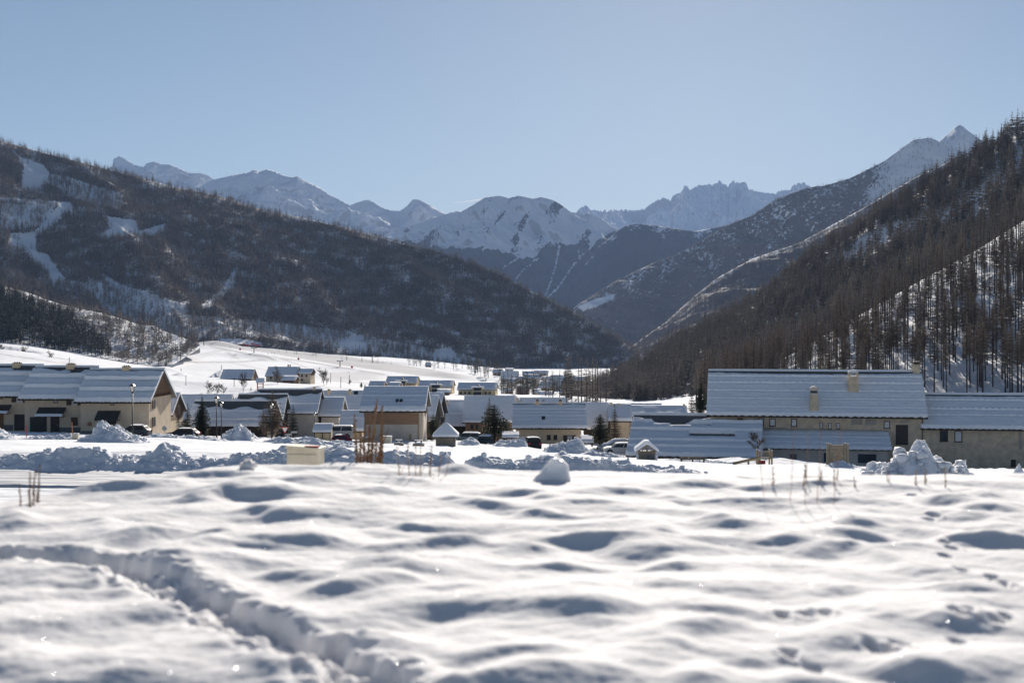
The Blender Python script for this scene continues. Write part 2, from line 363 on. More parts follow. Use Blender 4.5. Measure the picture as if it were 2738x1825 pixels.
for _k in range(80):                              # many smaller lumps between the large ones
    _py = 1290 + 560 * _rh.random() ** 1.25; HUMPS.append((_rh.uniform(-150, 2890), _py, _rh.uniform(60, 130) * (.55 + (_py - 1250) / 600)))
def near_base(x, y):
    px = CX + x / y * F
    yf = np.interp(px, [-900, -100, 120, 350, 560, 1500, 2200, 3600], [5.2, 5.6, 6.15, 6.7, 7.5, 7.35, 7.2, 7.0])
    z = -.785 - .012 * sstep(1600, 2500, px) + .012 * pn(x * .5, y * .4, 3)
    d = np.maximum(y - yf, 0)
    return z - .055 * d * d / (1 + .12 * d) - .02 * d
def ground_hit(px, py): Y = .775 * F / (py - HY); return (px - CX) / F * Y, Y
def near_z(x, y):
    z = near_base(x, y); x0_, y0_ = x, y
    x = x + .10 * pn(x0_ * 2.3, y0_ * 2.3, 44) + .05 * pn(x0_ * 5, y0_ * 5, 45); y = y + .10 * pn(x0_ * 1.9, y0_ * 2.5, 46) + .03 * pn(x0_ * 6, y0_ * 5, 47)
    z = z + .018 * pn(x * 1.5 + .4 * pn(x, y, 8), y * 2.6, 40) + .016 * pn(x * 3.2, y * 5.0, 41) * sstep(-.5, .5, pn(x * .5, y * .5, 42) + .1)
    for k, (px, py, wd) in enumerate(HUMPS):
        hx, hy = ground_hit(px, py); wd = wd if wd < 150 else 150 + (wd - 150) * .5; sx = wd * .95 / F * hy / 1.6; rr = random.Random(k)
        sy = min(.13, max(.06, sx * .62)); a = min(sx, sy * 1.5) * rr.uniform(.18, .32); a = min(a, .036)
        dx = (x - hx) / sx; dy = (y - hy - sy * .55) + .3 * (x - hx) * rr.uniform(-.6, .6)
        q = np.where(dy < 0, dy / sy, dy / (sy * rr.uniform(1.8, 2.8)))
        z = z + a * np.exp(-.5 * (dx * dx) - .5 * np.abs(q) ** 2.4)
    x, y = x0_, y0_
    # the trail
    best = np.full(np.shape(x), 9.0)
    pts = [ground_hit(*p) for p in TRAIL]
    for (x1, y1), (x2, y2) in zip(pts, pts[1:]):
        L2 = (x2 - x1) ** 2 + (y2 - y1) ** 2; t = np.clip(((x - x1) * (x2 - x1) + (y - y1) * (y2 - y1)) / L2, 0, 1)
        best = np.minimum(best, np.hypot(x - x1 - t * (x2 - x1), y - y1 - t * (y2 - y1)))
    best = best + .035 * pn(x * 5, y * 5, 50) + .028 * pn(x * 14, y * 14, 51)
    near = best < .6
    clod = np.where(near, .024 * ridged(x * 7, y * 7, 3, 52) - .015 + .012 * pn(x * 26, y * 26, 53), 0)
    inn = sstep(.105, .065, best)
    z = z - .046 * inn + clod * 1.3 * sstep(.20, .06, best) + .010 * np.exp(-((best - .155) / .05) ** 2)
    for k, (px, py) in enumerate(PRINTS):
        hx, hy = ground_hit(px, py); d = np.hypot((x - hx) / .022, (y - hy) / .045) + .45 * pn(x * 30, y * 26, 60 + k)
        z = z - .026 * sstep(1.2, .4, d) + .006 * np.exp(-((d - 1.5) / .4) ** 2) * (pn(x * 12, y * 12, 61) + .4)
    z = z + .0026 * pn(x * 16, y * 22, 55) + .0012 * pn(x * 45, y * 50, 56)
    return z
def build_near():
    nr, nc = 760, 900
    Y = np.exp(np.linspace(math.log(2.1), math.log(16.5), nr)); P = np.linspace(-700, 3440, nc)
    YY, PP = np.meshgrid(Y, P, indexing='ij'); X = (PP - CX) / F * YY
    Z = near_z(X, YY)
    Z = np.maximum(Z, gz(X, YY) - .4)
    me = np_mesh('snow_ground', np.stack([X, YY, Z], -1).reshape(-1, 3), grid_faces(nr, nc)[:, ::-1], 4, M['snow_near'], smooth=True)
    return tag(link_mesh('snow_ground', me), kind='structure')
def build_road():
    nr, nc = 60, 700; Y = np.linspace(35.4, 43.2, nr); P = np.linspace(-1200, 3800, nc)
    YY, PP = np.meshgrid(Y, P, indexing='ij'); X = (PP - CX) / F * YY; Z = gz(X, YY) + ground_detail(X, YY) + .05
    v = (YY - 35.4) / 7.8
    rut = sum(np.exp(-((v - c - .006 * pn(X * .15, 0 * X, int(c * 100))) / .018) ** 2) for c in (.18, .24, .42, .50, .62, .70, .86))
    Z = Z - .05 * rut + .02 * pn(X * .8, YY * 3, 71) + .04 * sstep(.12, 0, v) * ridged(X * 1.5, YY * 1.5, 3, 72) + .05 * sstep(.9, 1, v) * ridged(X * 1.2, YY * 1.2, 3, 73)
    Z -= .25 * (sstep(.03, 0, v) + sstep(.97, 1, v))
    me = np_mesh('snowy_road', np.stack([X, YY, Z], -1).reshape(-1, 3), grid_faces(nr, nc)[:, ::-1], 4, mat('packed_snow', (.66, .67, .69), (.56, .57, .59), 1.2, .7, .02, 5, stretch=(.15, 1.5, 1)), smooth=True)
    return tag(link_mesh('snowy_road', me), kind='structure')

# ------------------------------------------------------------------ snow banks and heaps
def heap(name, label, px0, px1, pyb, pyt, Y, depth, prof, seed, clod=.35, lump=.25, matn='snow_rough', group=None, res=None, cat='snow heap', blocks=0, flat=False):
    """a ploughed heap: PROF gives its height along its length, blocks of snow thrown on top"""
    rr = random.Random(seed)
    a, b = at(px0, pyb, Y), at(px1, pyb, Y); Lx = b.x - a.x; H = (pyb - pyt) / F * Y
    cx = (a.x + b.x) / 2; base = a.z
    o = bpy.data.objects.new(name, None)
    nx = int(min(420, max(30, Lx / (res or .12)))); ny = int(min(90, max(16, depth / ((res or .12) * 1.2))))
    U, W = np.meshgrid(np.linspace(0, 1, nx), np.linspace(-1, 1, ny), indexing='ij')
    X = (U - .5) * Lx; Yl = W * depth / 2
    pu, ph = zip(*prof); h = np.interp(U + .02 * pn(W * 3, U * 9, seed), pu, ph)
    sh = np.clip(1 - np.abs(W) ** 1.7, 0, 1)
    Z = H * h * sh
    amp = np.clip(Z / max(H, .1), 0, 1) ** .6
    Z = Z * (1 + .35 * pn(X / 1.6 + .5 * pn(X, Yl, seed), Yl / 1.2, seed + 40)) + amp * (1.25 * lump * ridged(X / 1.3, Yl / 1.1, 4, seed + 3, .55) - lump * .80 + clod * .25 * pn(X / .35, Yl / .3, seed + 4) + clod * .12 * pn(X / .13, Yl / .13, seed + 5))
    Z = np.where(h * sh < .02, -.35, Z)
    gx = cx + X; gy = Y + Yl
    gd = gz(gx, gy) - base
    Z = np.maximum(Z, np.where(h * sh < .05, -.35, gd * 1.0 - .06 + .05 * pn(X / .4, Yl / .4, seed + 9))) if flat else Z + gd
    V = np.stack([X, Yl, Z], -1).reshape(-1, 3); Fc = grid_faces(nx, ny)
    Vs = [V]; Fs = [Fc]; off = len(V)
    for k in range(blocks):                        # blocks: bent little cubes of snow
        u = rr.uniform(.05, .95); wv = rr.uniform(-.75, .3); s = rr.uniform(.10, .34) ** 1.0 * clod * .95
        iu, iw = int(u * (nx - 1)), int((wv + 1) / 2 * (ny - 1)); p = V[iu * ny + iw]
        if h[iu, iw] < .12: continue
        cb = np.array([[i, j, k2] for k2 in (-1, 0, 1) for j in (-1, 0, 1) for i in (-1, 0, 1)], float)
        n = np.linalg.norm(cb, axis=1, keepdims=True); cb = cb / np.maximum(n, 1) ** .6 + np.array([[rr.uniform(-.22, .22) for _ in range(3)] for _ in range(27)])
        cb *= s * np.array([rr.uniform(.7, 1.3), rr.uniform(.7, 1.2), rr.uniform(.6, 1.1)])
        cb += p + np.array([0, 0, s * .05]); fs = []
        g = lambda i, j, k2: (k2 * 9 + j * 3 + i)
        for i in range(2):
            for j in range(2):
                fs += [[g(i, j, 0), g(i, j + 1, 0), g(i + 1, j + 1, 0), g(i + 1, j, 0)], [g(i, j, 2), g(i + 1, j, 2), g(i + 1, j + 1, 2), g(i, j + 1, 2)],
                       [g(i, 0, j), g(i + 1, 0, j), g(i + 1, 0, j + 1), g(i, 0, j + 1)], [g(i, 2, j), g(i, 2, j + 1), g(i + 1, 2, j + 1), g(i + 1, 2, j)],
                       [g(0, i, j), g(0, i, j + 1), g(0, i + 1, j + 1), g(0, i + 1, j)], [g(2, i, j), g(2, i + 1, j), g(2, i + 1, j + 1), g(2, i, j + 1)]]
        Vs.append(cb); Fs.append(np.array(fs) + off); off += 27
    bpy.data.objects.remove(o)
    me = np_mesh(name, np.concatenate(Vs), np.concatenate(Fs), 4, M[matn], smooth=True)
    ob = link_mesh(name, me, loc=(cx, Y, base)); return tag(ob, label, cat, group)

# ------------------------------------------------------------------ hills and mountains
SHEETS = {}
def sheet(name, crest, base, material, nu=260, nv=110, amp=60, wav=400, jag=0.0, seed=0, prof=1.15, back=.6, slant=0.0, forest=None, aniso=.45, jw=40, crest_fade=.12, key=None):
    """a slope from its skyline (px, py, distance) down to its foot, with spurs, gullies and a back side"""
    cp = np.array(crest, float); bp = np.array(base, float)
    P = np.linspace(cp[0, 0], cp[-1, 0], nu)
    cpy = np.interp(P, cp[:, 0], cp[:, 1]); cY = np.interp(P, cp[:, 0], cp[:, 2])
    cpy = cpy + jag * (ridged(P / jw, 0 * P, 4, seed + 90, .6) - .5) * 2
    bpy_ = np.interp(P, bp[:, 0], bp[:, 1]); bY = np.interp(P, bp[:, 0], bp[:, 2])
    nb = 8; vb = np.linspace(1, 0, nb, endpoint=False); v = np.linspace(0, 1, nv)
    cz = (HY - cpy) / F * cY; bz = (HY - bpy_) / F * bY
    Yf = cY[:, None] + (bY - cY)[:, None] * v; t = (1 - v) ** prof
    Zf = bz[:, None] + (cz - bz)[:, None] * t
    Pf = P[:, None] + 0 * v
    X = (Pf - CX) / F * Yf
    s = (1 - v)[None, :] * np.hypot(cY - bY, cz - bz)[:, None]
    fade = np.minimum(v / crest_fade, 1)[None, :] * np.minimum((1 - v) / .10, 1)[None, :]
    xs = X + slant * s
    n = ridged(xs / wav, s / wav * aniso, 5, seed, .5) - .62
    n2 = fbm(xs / wav * 3.1, s / wav * 2.2, 5, seed + 7)
    Zf = Zf + fade * (amp * n + amp * .35 * n2)
    Yf = Yf - fade * amp * .5 * fbm(xs / wav * .8, s / wav * .7, 3, seed + 20)
    X = (Pf - CX) / F * Yf
    Yb = cY[:, None] + np.abs(cY - bY)[:, None] * back * vb; Zb = cz[:, None] - (cz - bz + 5)[:, None] * (vb ** 1.1) * .9
    Xb = (P[:, None] - CX) / F * Yb
    V = np.stack([np.concatenate([Xb, X], 1), np.concatenate([Yb, Yf], 1), np.concatenate([Zb, Zf], 1)], -1)
    pxy = np.stack([CX + X / Yf * F, HY - Zf / Yf * F], -1)
    fa = np.zeros(V.shape[:2])
    if forest is not None: fa[:, nb:] = forest(pxy[..., 0], pxy[..., 1], Zf, v[None, :] + 0 * Zf, X, Yf); fa[:, :nb] = fa[:, nb:nb + 1]
    me = np_mesh(name, V.reshape(-1, 3), grid_faces(nu, nv + nb), 4, material, smooth=True, attrs={'forest': fa, 'packed': np.zeros(V.shape[:2])})
    o = tag(link_mesh(name, me), kind='structure')
    SHEETS[key or name] = (V[:, nb:], pxy); return o

def scatter(name, n, dens, seed, world=.5, vexp=1.0):
    """tree places on a slope: DENS(px, py) is the share of places that keeps its tree"""
    V, pxy = SHEETS[name]; rs = np.random.RandomState(seed); nu, nv = V.shape[:2]
    d1 = V[1:, :-1] - V[:-1, :-1]; d2 = V[:-1, 1:] - V[:-1, :-1]; wa = np.linalg.norm(np.cross(d1, d2), axis=-1)
    e1 = pxy[1:, :-1] - pxy[:-1, :-1]; e2 = pxy[:-1, 1:] - pxy[:-1, :-1]; pa = np.abs(e1[..., 0] * e2[..., 1] - e1[..., 1] * e2[..., 0])
    wgt = (wa / wa.sum()) * world + (pa / pa.sum()) * (1 - world); c = np.cumsum(wgt.ravel()); c /= c[-1]
    k = np.searchsorted(c, rs.rand(n)); i, j = k // (nv - 1), k % (nv - 1); a, b = rs.rand(n, 1), rs.rand(n, 1)
    def L(A): return A[i, j] * (1 - a) * (1 - b) + A[i + 1, j] * a * (1 - b) + A[i, j + 1] * (1 - a) * b + A[i + 1, j + 1] * a * b
    P, Q = L(V), L(pxy); keep = rs.rand(n) < dens(Q[:, 0], Q[:, 1]); return P[keep], Q[keep]

# ------------------------------------------------------------------ conifers
def conifer(seed, kind='larch', levels=16, per=5, crown=.12, width=.16, thin=.5, sub=1, rt=.013, spine=True, tn=5):
    """unit-height conifer: (trunk V, trunk tris), (crown V, crown tris); branches are drooping blades with side twigs"""
    rr = random.Random(seed); tv = []; tf = []; n = tn
    lean = (rr.uniform(-.015, .015), rr.uniform(-.015, .015))
    for z, r in ((-.03, rt * 1.25), (.3, rt * .9), (.7, rt * .5), (1.0, rt * .08)):
        for k in range(n): t = 2 * math.pi * k / n; tv.append((lean[0] * z + r * math.cos(t), lean[1] * z + r * math.sin(t), z))
    for a in range(3):
        for k in range(n):
            p, q = a * n + k, a * n + (k + 1) % n; tf += [(p, q, q + n), (p, q + n, p + n)]
    cv = []; cf = []
    def tri(a, b, c): i = len(cv); cv.extend((a, b, c)); cf.append((i, i + 1, i + 2))
    for l in range(levels):
        f = (l + rr.uniform(-.3, .3)) / levels; z = crown + (1 - crown) * max(0, f) ** .92
        if z > .985: continue
        env = (1 - f) ** (.75 if kind != 'pine' else .55) * min(1, .45 + f * 3.2) * width
        m = per if f < .7 else max(3, per - 2)
        for b in range(m):
            if rr.random() < .12: continue
            t = 2 * math.pi * (b + rr.random() * .8) / m + l * 2.4; ln = env * rr.uniform(.55, 1.15)
            dr = {'larch': -.10, 'spruce': -.28, 'pine': .25}[kind] * rr.uniform(.4, 1.6) * ln / max(width, .01) * .16
            dx, dy = math.cos(t), math.sin(t); ox, oy = lean[0] * z, lean[1] * z
            tip = (ox + dx * ln, oy + dy * ln, z + dr + ln * .10); w_ = thin * ln * .42; nx_, ny_ = -dy, dx
            mid = (ox + dx * ln * .5, oy + dy * ln * .5, z + dr * .35 + ln * .08)
            if spine: tri((ox, oy, z + .006), tip, (ox, oy, z - .006))
            for s in range(sub):
                g = (s + .35) / sub; bx, by, bz = (ox + dx * ln * g, oy + dy * ln * g, z + dr * g * g + ln * .10 * g)
                ww = w_ * (1.15 - g * .7) * rr.uniform(.7, 1.3); hang = -rr.uniform(.15, .75) * ww * (1.3 if kind != 'pine' else -.9)
                e = ln * .34 / max(1, sub * .6)
                tri((bx - dx * e * .4, by - dy * e * .4, bz), (bx + nx_ * ww + dx * e, by + ny_ * ww + dy * e, bz + hang), (bx + dx * e * .8, by + dy * e * .8, bz))
                tri((bx - dx * e * .4, by - dy * e * .4, bz), (bx + dx * e * .8, by + dy * e * .8, bz), (bx - nx_ * ww + dx * e, by - ny_ * ww + dy * e, bz + hang))
                if sub > 1: tri((bx, by, bz + .004), (bx + dx * e, by + dy * e, bz), (bx + dx * e * .3 + nx_ * ww * .3, by + dy * e * .3 + ny_ * ww * .3, bz - abs(hang) * 1.2 if kind != 'pine' else bz + ww))
    tri((0, 0, 1.03), (.012, 0, .93), (-.012, .004, .93)); tri((0, 0, 1.03), (0, .012, .93), (0, -.012, .93))
    A = lambda q: np.array(q, np.float32); I = lambda q: np.array(q, np.int32)
    return (A(tv), I(tf)), (A(cv), I(cf))
def forest_mesh(name, protos, P, H, mats, seed, label, cat):
    """many small conifers as one countless mass"""
    rs = np.random.RandomState(seed); Vs = []; Fs = []; Ms = []; off = 0; pick = rs.randint(0, len(protos), len(P))
    for q, ((tv, tf), (cv, cf)) in enumerate(protos):
        idx = np.nonzero(pick == q)[0]
        if not len(idx): continue
        V = np.concatenate([tv, cv]); Fc = np.concatenate([tf, cf + len(tv)]); ang = rs.rand(len(idx)) * 6.283; c, s = np.cos(ang), np.sin(ang)
        h = H[idx]; wd = h * rs.uniform(.75, 1.2, len(idx))
        X = (V[None, :, 0] * c[:, None] - V[None, :, 1] * s[:, None]) * wd[:, None] + P[idx, 0:1]
        Y = (V[None, :, 0] * s[:, None] + V[None, :, 1] * c[:, None]) * wd[:, None] + P[idx, 1:2]
        Z = V[None, :, 2] * h[:, None] + P[idx, 2:3]
        Vs.append(np.stack([X, Y, Z], -1).reshape(-1, 3)); Fs.append((Fc[None] + (off + np.arange(len(idx)) * len(V))[:, None, None]).reshape(-1, 3))
        Ms.append(np.tile(np.concatenate([np.zeros(len(tf)), np.ones(len(cf))]), len(idx))); off += len(idx) * len(V)
    me = np_mesh(name, np.concatenate(Vs), np.concatenate(Fs), 3, mats, np.concatenate(Ms))
    return tag(link_mesh(name, me), label, cat, kind='stuff')
def tree_protos(protos, trunk_mat, crown_mat):
    return [(np_mesh('trunk', tv, tf, 3, trunk_mat, smooth=True), np_mesh('crown', cv, cf, 3, crown_mat)) for (tv, tf), (cv, cf) in protos]
def plant_tree(name, meshes, loc, h, wd, rz, label, cat, group=None):
    o = empty(name, loc, rz, label, cat, group); o.scale = (wd, wd, h)
    link_mesh('trunk', meshes[0], o); link_mesh('crown', meshes[1], o); return o
def bare_tree(seed, spread=.34, depth=4, up=.35, kids=4, r0=.02, first=.25, twigs=True):
    """unit-height leafless tree: a tapered trunk mesh and a crown mesh of branches"""
    rr = random.Random(seed); T = MB(); K = MB()
    def grow(p, d, ln, r, lev, mb):
        pts = [p]; q = p.copy(); dd = d.copy(); n = 3
        for i in range(n):
            dd = (dd + Vector((rr.uniform(-.18, .18), rr.uniform(-.18, .18), up * .12))).normalized(); q = q + dd * ln / n; pts.append(q.copy())
        mb.tube(pts, [r, r * .8, r * .62, r * .42], 5 if lev < 2 else 3, cap=False)
        if lev >= depth: return
        for k in range(kids + (2 if lev == 0 else 0)):
            g = rr.uniform(first if lev == 0 else .25, 1.0); a = pts[min(3, int(g * 3))]; b = pts[min(3, int(g * 3) + 1)]; s = a.lerp(b, g * 3 - int(g * 3)) if g < 1 else pts[-1]
            t = rr.uniform(0, 6.283); side = Vector((math.cos(t), math.sin(t), rr.uniform(.05, .5))) * 1.0
            nd = (dd * .75 + side * (spread * 2.3)).normalized()
            grow(s, nd, ln * rr.uniform(.42, .62), max(r * .52, .0030), lev + 1, K)
    grow(Vector((0, 0, -.03)), Vector((0, 0, 1)), .72, r0, 0, T)
    zm = max(v[2] for v in K.v); s = 1 / zm
    for q in (T, K): q.v = [(a * s, b * s, c * s) for a, b, c in q.v]
    return T, K
# ------------------------------------------------------------------ houses
def snow_layer(name, parent, w, slope, org, ux, uv, un, T=.28, bare=0.0, bare_f=None, rows=(), gaps=(), cell=.3, seed=0, eave=.12, wav=.0, wavp=.45, matn='snow'):
    """snow on one roof slope: u along the eave, v up the slope; ROWS are the ridges of snow over the snow guards"""
    nx = int(max(4, min(170, w / cell))); ny = int(max(4, min(90, slope / (cell * .5)))); u = np.linspace(0, w, nx + 1); v = np.linspace(0, slope, ny + 1)
    U, W = np.meshgrid(u, v, indexing='ij'); org, ux, uv, un = (np.array(q, float) for q in (org, ux, uv, un))
    t = T * (1 + .22 * fbm(U * .35, W * .5, 3, seed) + .06 * pn(U * 1.7, W * 1.7, seed + 2))
    for (v0, amp, per, sp) in rows:
        g = np.exp(-((W - v0 * slope - .03 * pn(U * .7, 0 * U, seed + 9)) / (.13 * sp)) ** 2)
        t = t + amp * g * ((.55 + .45 * np.sin(U * 6.283 / per + 1.3 * pn(U * .6, 0 * U, seed + 5))) if per else (.85 + .3 * pn(U * .5, 0 * U, seed + 6)))
        t = t - .35 * amp * np.exp(-((W - v0 * slope + .33 * sp) / (.16 * sp)) ** 2)
    t = t * np.minimum(1, .35 + W / .35)
    tb = slope * (1 - bare) + .16 * slope * bare * 0 + (.35 * fbm(U * .45, 0 * U, 4, seed + 31) if bare else 0)
    if bare_f is not None: tb = slope * (1 - bare_f(U / w)) + .15 * fbm(U * .9, 0 * U, 3, seed + 31)
    if bare or bare_f is not None: t = np.where(W > tb, 0, t * np.clip((tb - W) / .5 + .25, 0, 1))
    for (u0, u1, v0, v1) in gaps:                  # strips that slid clear below a guard
        e = .08 * fbm(U * 1.1, W, 3, seed + 77)
        t = np.where((U > u0 * w) & (U < u1 * w) & (W > v0 * slope + e) & (W < v1 * slope + e * .5), 0, t)
    edge = wav * (.5 + .5 * np.sin(U * 6.283 / wavp + 1.5 * pn(U * .5, 0 * U, seed + 8))) + .05 * pn(U * 1.3, 0 * U, seed + 3)
    We = W - (eave - edge) * (W < 1e-6)
    B = org + U[..., None] * ux + We[..., None] * uv
    Tp = B + t[..., None] * un + np.array([0, 0, 0.0])
    tc = (t[1:, 1:] + t[:-1, 1:] + t[1:, :-1] + t[:-1, :-1]) / 4; on = tc > .04
    n = (nx + 1) * (ny + 1); idx = np.arange(n).reshape(nx + 1, ny + 1); V = np.concatenate([Tp.reshape(-1, 3), (B - un * .02).reshape(-1, 3)])
    a, b, c, d = idx[:-1, :-1], idx[1:, :-1], idx[1:, 1:], idx[:-1, 1:]; fs = [np.stack([a, b, c, d], -1)[on]]
    pad = np.pad(on, 1)
    for (di, dj, p, q) in ((0, -1, a, b), (1, 0, b, c), (0, 1, c, d), (-1, 0, d, a)):
        nb = pad[1 + di:1 + di + nx, 1 + dj:1 + dj + ny]; m = on & ~nb; fs.append(np.stack([q[m], p[m], p[m] + n, q[m] + n], -1))
    me = np_mesh(name, V, np.concatenate(fs), 4, M[matn]); me.polygons.foreach_set('use_smooth', np.concatenate([np.full(len(fs[0]), True)] + [np.full(len(q), False) for q in fs[1:]]))
    return link_mesh(name, me, parent)

class House:
    def __init__(s, name, label, cat, pxL, pxR, Y, ridge, eave, ground, d=10, yaw=0.0, over=.6, eo=.6, group=None, wall='stucco', gable=None, roof='roof_metal', depth_below=2.5, reach=9.0,
                 snow=None, back_snow=True, anch=True, gable_below=1.2):
        c, sn = math.cos(yaw), math.sin(yaw); P0 = at(pxL, eave, Y); k = (pxR - CX) / F; W = (k * Y - P0.x) / (c - k * sn)
        s.dir = Vector((c, sn, 0)); s.nrm = Vector((-sn, c, 0)); zg = (HY - ground) / F * Y; yr = d / 2 + eo
        zr = (HY - ridge) / F * (Y + yr * c); O = P0 + s.dir * over + s.nrm * eo; O.z = zg
        s.O = O; s.W = W - 2 * over; s.d = d; s.over = over; s.eo = eo; s.ze = P0.z - zg; s.zr = zr - zg; s.label = label
        s.root = empty(name, O, yaw, label, cat, group)
        if anch:
            for fx in (.1, .5, .9):
                q = O + s.dir * (s.W * fx); ANCH.append((q.x, q.y, zg - float(gz(q.x, q.y, False)), reach))
        th = .16; sl = (s.zr - s.ze) / yr; s.sl = sl; s.yr = yr
        zw = s.ze + sl * eo - th * 1.2; zt = s.zr - th * 1.2; D = -depth_below
        s.wall = MB().prism([(0, D), (d, D), (d, zw), (d / 2, zt), (0, zw)], 0, 0, s.W).build('wall', M[wall], s.root)
        if gable:                                  # timber cladding on the visible gable ends, 3 cm proud of the wall
            g0 = zw - gable_below
            for (x0, x1) in ((s.W, s.W + .05), (-.05, 0)):
                MB().prism([(-.05, g0), (d + .05, g0), (d + .05, zw), (d / 2, zt - .03), (-.05, zw)], 0, x0, x1).build('gable_cladding', M[gable], s.root)
        # roof: a folded slab
        e = s.ze; r = s.zr; y0, y1, ym = -eo, d + eo, d / 2
        s.roof = MB().prism([(y0, e - th), (ym, r - th), (y1, e - th), (y1, e), (ym, r), (y0, e)], 0, -over, s.W + over).build('roof', M[roof], s.root)
        MB().box(-over - .03, s.W + over + .03, y0 - .07, y0 - .002, e - th - .1, e - .01).build('fascia', M['wood_dark'], s.root)
        s.slope = math.hypot(yr, r - e); s.vv = (0, yr / s.slope, (r - e) / s.slope); s.vn = (0, -(r - e) / s.slope, yr / s.slope)
        sp = dict(T=.28, cell=.3, seed=int(abs(pxL)) + int(Y)); sp.update(snow or {})
        s.snow = snow_layer('roof_snow', s.root, s.W + 2 * over, s.slope, (-over, y0, e + .012), (1, 0, 0), s.vv, s.vn, **sp)
        if back_snow:
            snow_layer('roof_snow', s.root, s.W + 2 * over, s.slope, (s.W + over, y1, e + .012), (-1, 0, 0), (0, -s.vv[1], s.vv[2]), (0, -s.vn[1], s.vn[2]), T=sp['T'], cell=1.2, seed=sp['seed'] + 5)
    def x_at(s, px, y=0.0):
        k = (px - CX) / F; o = s.O + s.nrm * y; return (k * o.y - o.x) / (s.dir.x - k * s.dir.y)
    def xz(s, px, py, y=0.0):
        x = s.x_at(px, y); Y = s.O.y + s.nrm.y * y + x * s.dir.y; return x, (HY - py) / F * Y - s.O.z
    def rect(s, px0, py0, px1, py1):
        x0, z1 = s.xz(px0, py0); x1, _ = s.xz(px1, py0); _, z0 = s.xz((px0 + px1) / 2, py1); return x0, x1, z0, z1
    def window(s, px0, py0, px1, py1, kind='glass', frame='frame', bar=True, name='window', fw=None, label=None):
        x0, x1, z0, z1 = s.rect(px0, py0, px1, py1); f = fw or min(.12, (x1 - x0) * .16); m = MB()
        m.box(x0, x0 + f, -.06, .05, z0, z1).box(x1 - f, x1, -.06, .05, z0, z1).box(x0 + f, x1 - f, -.058, .05, z1 - f, z1).box(x0 - .04, x1 + .04, -.10, .05, z0 - .05, z0 + f * .8)
        if bar and x1 - x0 > .6: m.box((x0 + x1) / 2 - .03, (x0 + x1) / 2 + .03, -.05, .05, z0 + f * .8, z1 - f)
        o = m.build(name, M[frame], s.root); MB().box(x0 + f * .8, x1 - f * .8, -.02, .02, z0 + f * .6, z1 - f * .8).build('pane', M[kind], o)
        if label: o['label'] = label
        return o
    def board(s, px0, py0, px1, py1, name, matn, proud=.05, label=None, lines=0):
        x0, x1, z0, z1 = s.rect(px0, py0, px1, py1); m = MB().box(x0, x1, -proud, .05, z0, z1)
        for k in range(1, lines): z = z0 + (z1 - z0) * k / lines; m.box(x0 + .02, x1 - .02, -proud - .015, -proud, z - .02, z + .02)
        o = m.build(name, M[matn], s.root)
        if label: o['label'] = label
        return o
    def door(s, px0, py0, px1, py1, matn='door'):
        x0, x1, z0, z1 = s.rect(px0, py0, px1, py1); o = MB().box(x0, x1, -.05, .05, z0, z1).box(x0 - .08, x0, -.08, .05, z0, z1 + .08).box(x1, x1 + .08, -.08, .05, z0, z1 + .08).box(x0, x1, -.08, .05, z1, z1 + .08).build('door', M[matn], s.root)
        MB().box(x1 - .16, x1 - .08, -.12, -.05, z0 + .95, z0 + 1.1).build('handle', M['metal_grey'], o); return o
    def awning(s, px0, py0, px1, py1, out=1.5, snow=True):
        """lean-to canopy over a door: top edge on the wall, foot out in front"""
        x0, z1 = s.xz(px0, py0); x1, _ = s.xz(px1, py0); Yf = s.O.y - out; z0 = (HY - py1) / F * Yf - s.O.z
        t = .08; o = MB().prism([(0, z1), (-out, z0), (-out, z0 - t), (0, z1 - t - .02)], 0, x0, x1).box(x0 + .1, x0 + .2, -out + .1, 0, z0 - .16, z0 - t - .003).box(x1 - .2, x1 - .1, -out + .1, 0, z0 - .16, z0 - t - .003).build('awning', M['awning'], s.root)
        L = math.hypot(out, z1 - z0)
        if snow: snow_layer('awning_snow', o, x1 - x0, L * .2, (x0, -out, z0 + .01), (1, 0, 0), (0, out / L, (z1 - z0) / L), (0, -(z1 - z0) / L, out / L), T=.12, cell=.15, seed=int(px0) + 900, eave=.03)
        return o
    def chimney(s, px, py_top, py_bot, wpx, style='block', mat_='stucco_tan', y=None):
        """a chimney on the front slope (or on the ridge)"""
        # height up the slope from the picture height of its foot
        best = None
        for i in range(60):
            yy = -s.eo + (s.d / 2 + s.eo) * i / 59 if y is None else y
            Y = s.O.y + s.nrm.y * yy + s.x_at(px, yy) * s.dir.y; z = s.ze + s.sl * (yy + s.eo); py = HY - (z + s.O.z) / Y * F
            if best is None or abs(py - py_bot) < best[0]: best = (abs(py - py_bot), yy, z, Y)
        _, yy, zb, Y = best; x = s.x_at(px, yy); hw = wpx / F * Y / 2; zt = (HY - py_top) / F * Y - s.O.z; h = zt - zb
        b = zb - hw * s.sl - .25
        if style == 'dome':
            o = MB().hexa([(x - hw * 1.1, yy - hw, b), (x + hw * 1.1, yy - hw, b), (x + hw * 1.1, yy + hw, b), (x - hw * 1.1, yy + hw, b)] + [(x - hw * .92, yy - hw * .9, zb + h * .68), (x + hw * .92, yy - hw * .9, zb + h * .68), (x + hw * .92, yy + hw * .9, zb + h * .68), (x - hw * .92, yy + hw * .9, zb + h * .68)]).build('chimney', M[mat_], s.roof)
            MB().box(x - hw, x + hw, yy - hw, yy + hw, zb + h * .68, zb + h * .72).build('chimney_cap', M['white_frame'], o)
            MB().box(x - hw * .8, x + hw * .8, yy - hw * .8, yy + hw * .8, zb + h * .72, zb + h * .82).build('flue', M['metal_black'], o)
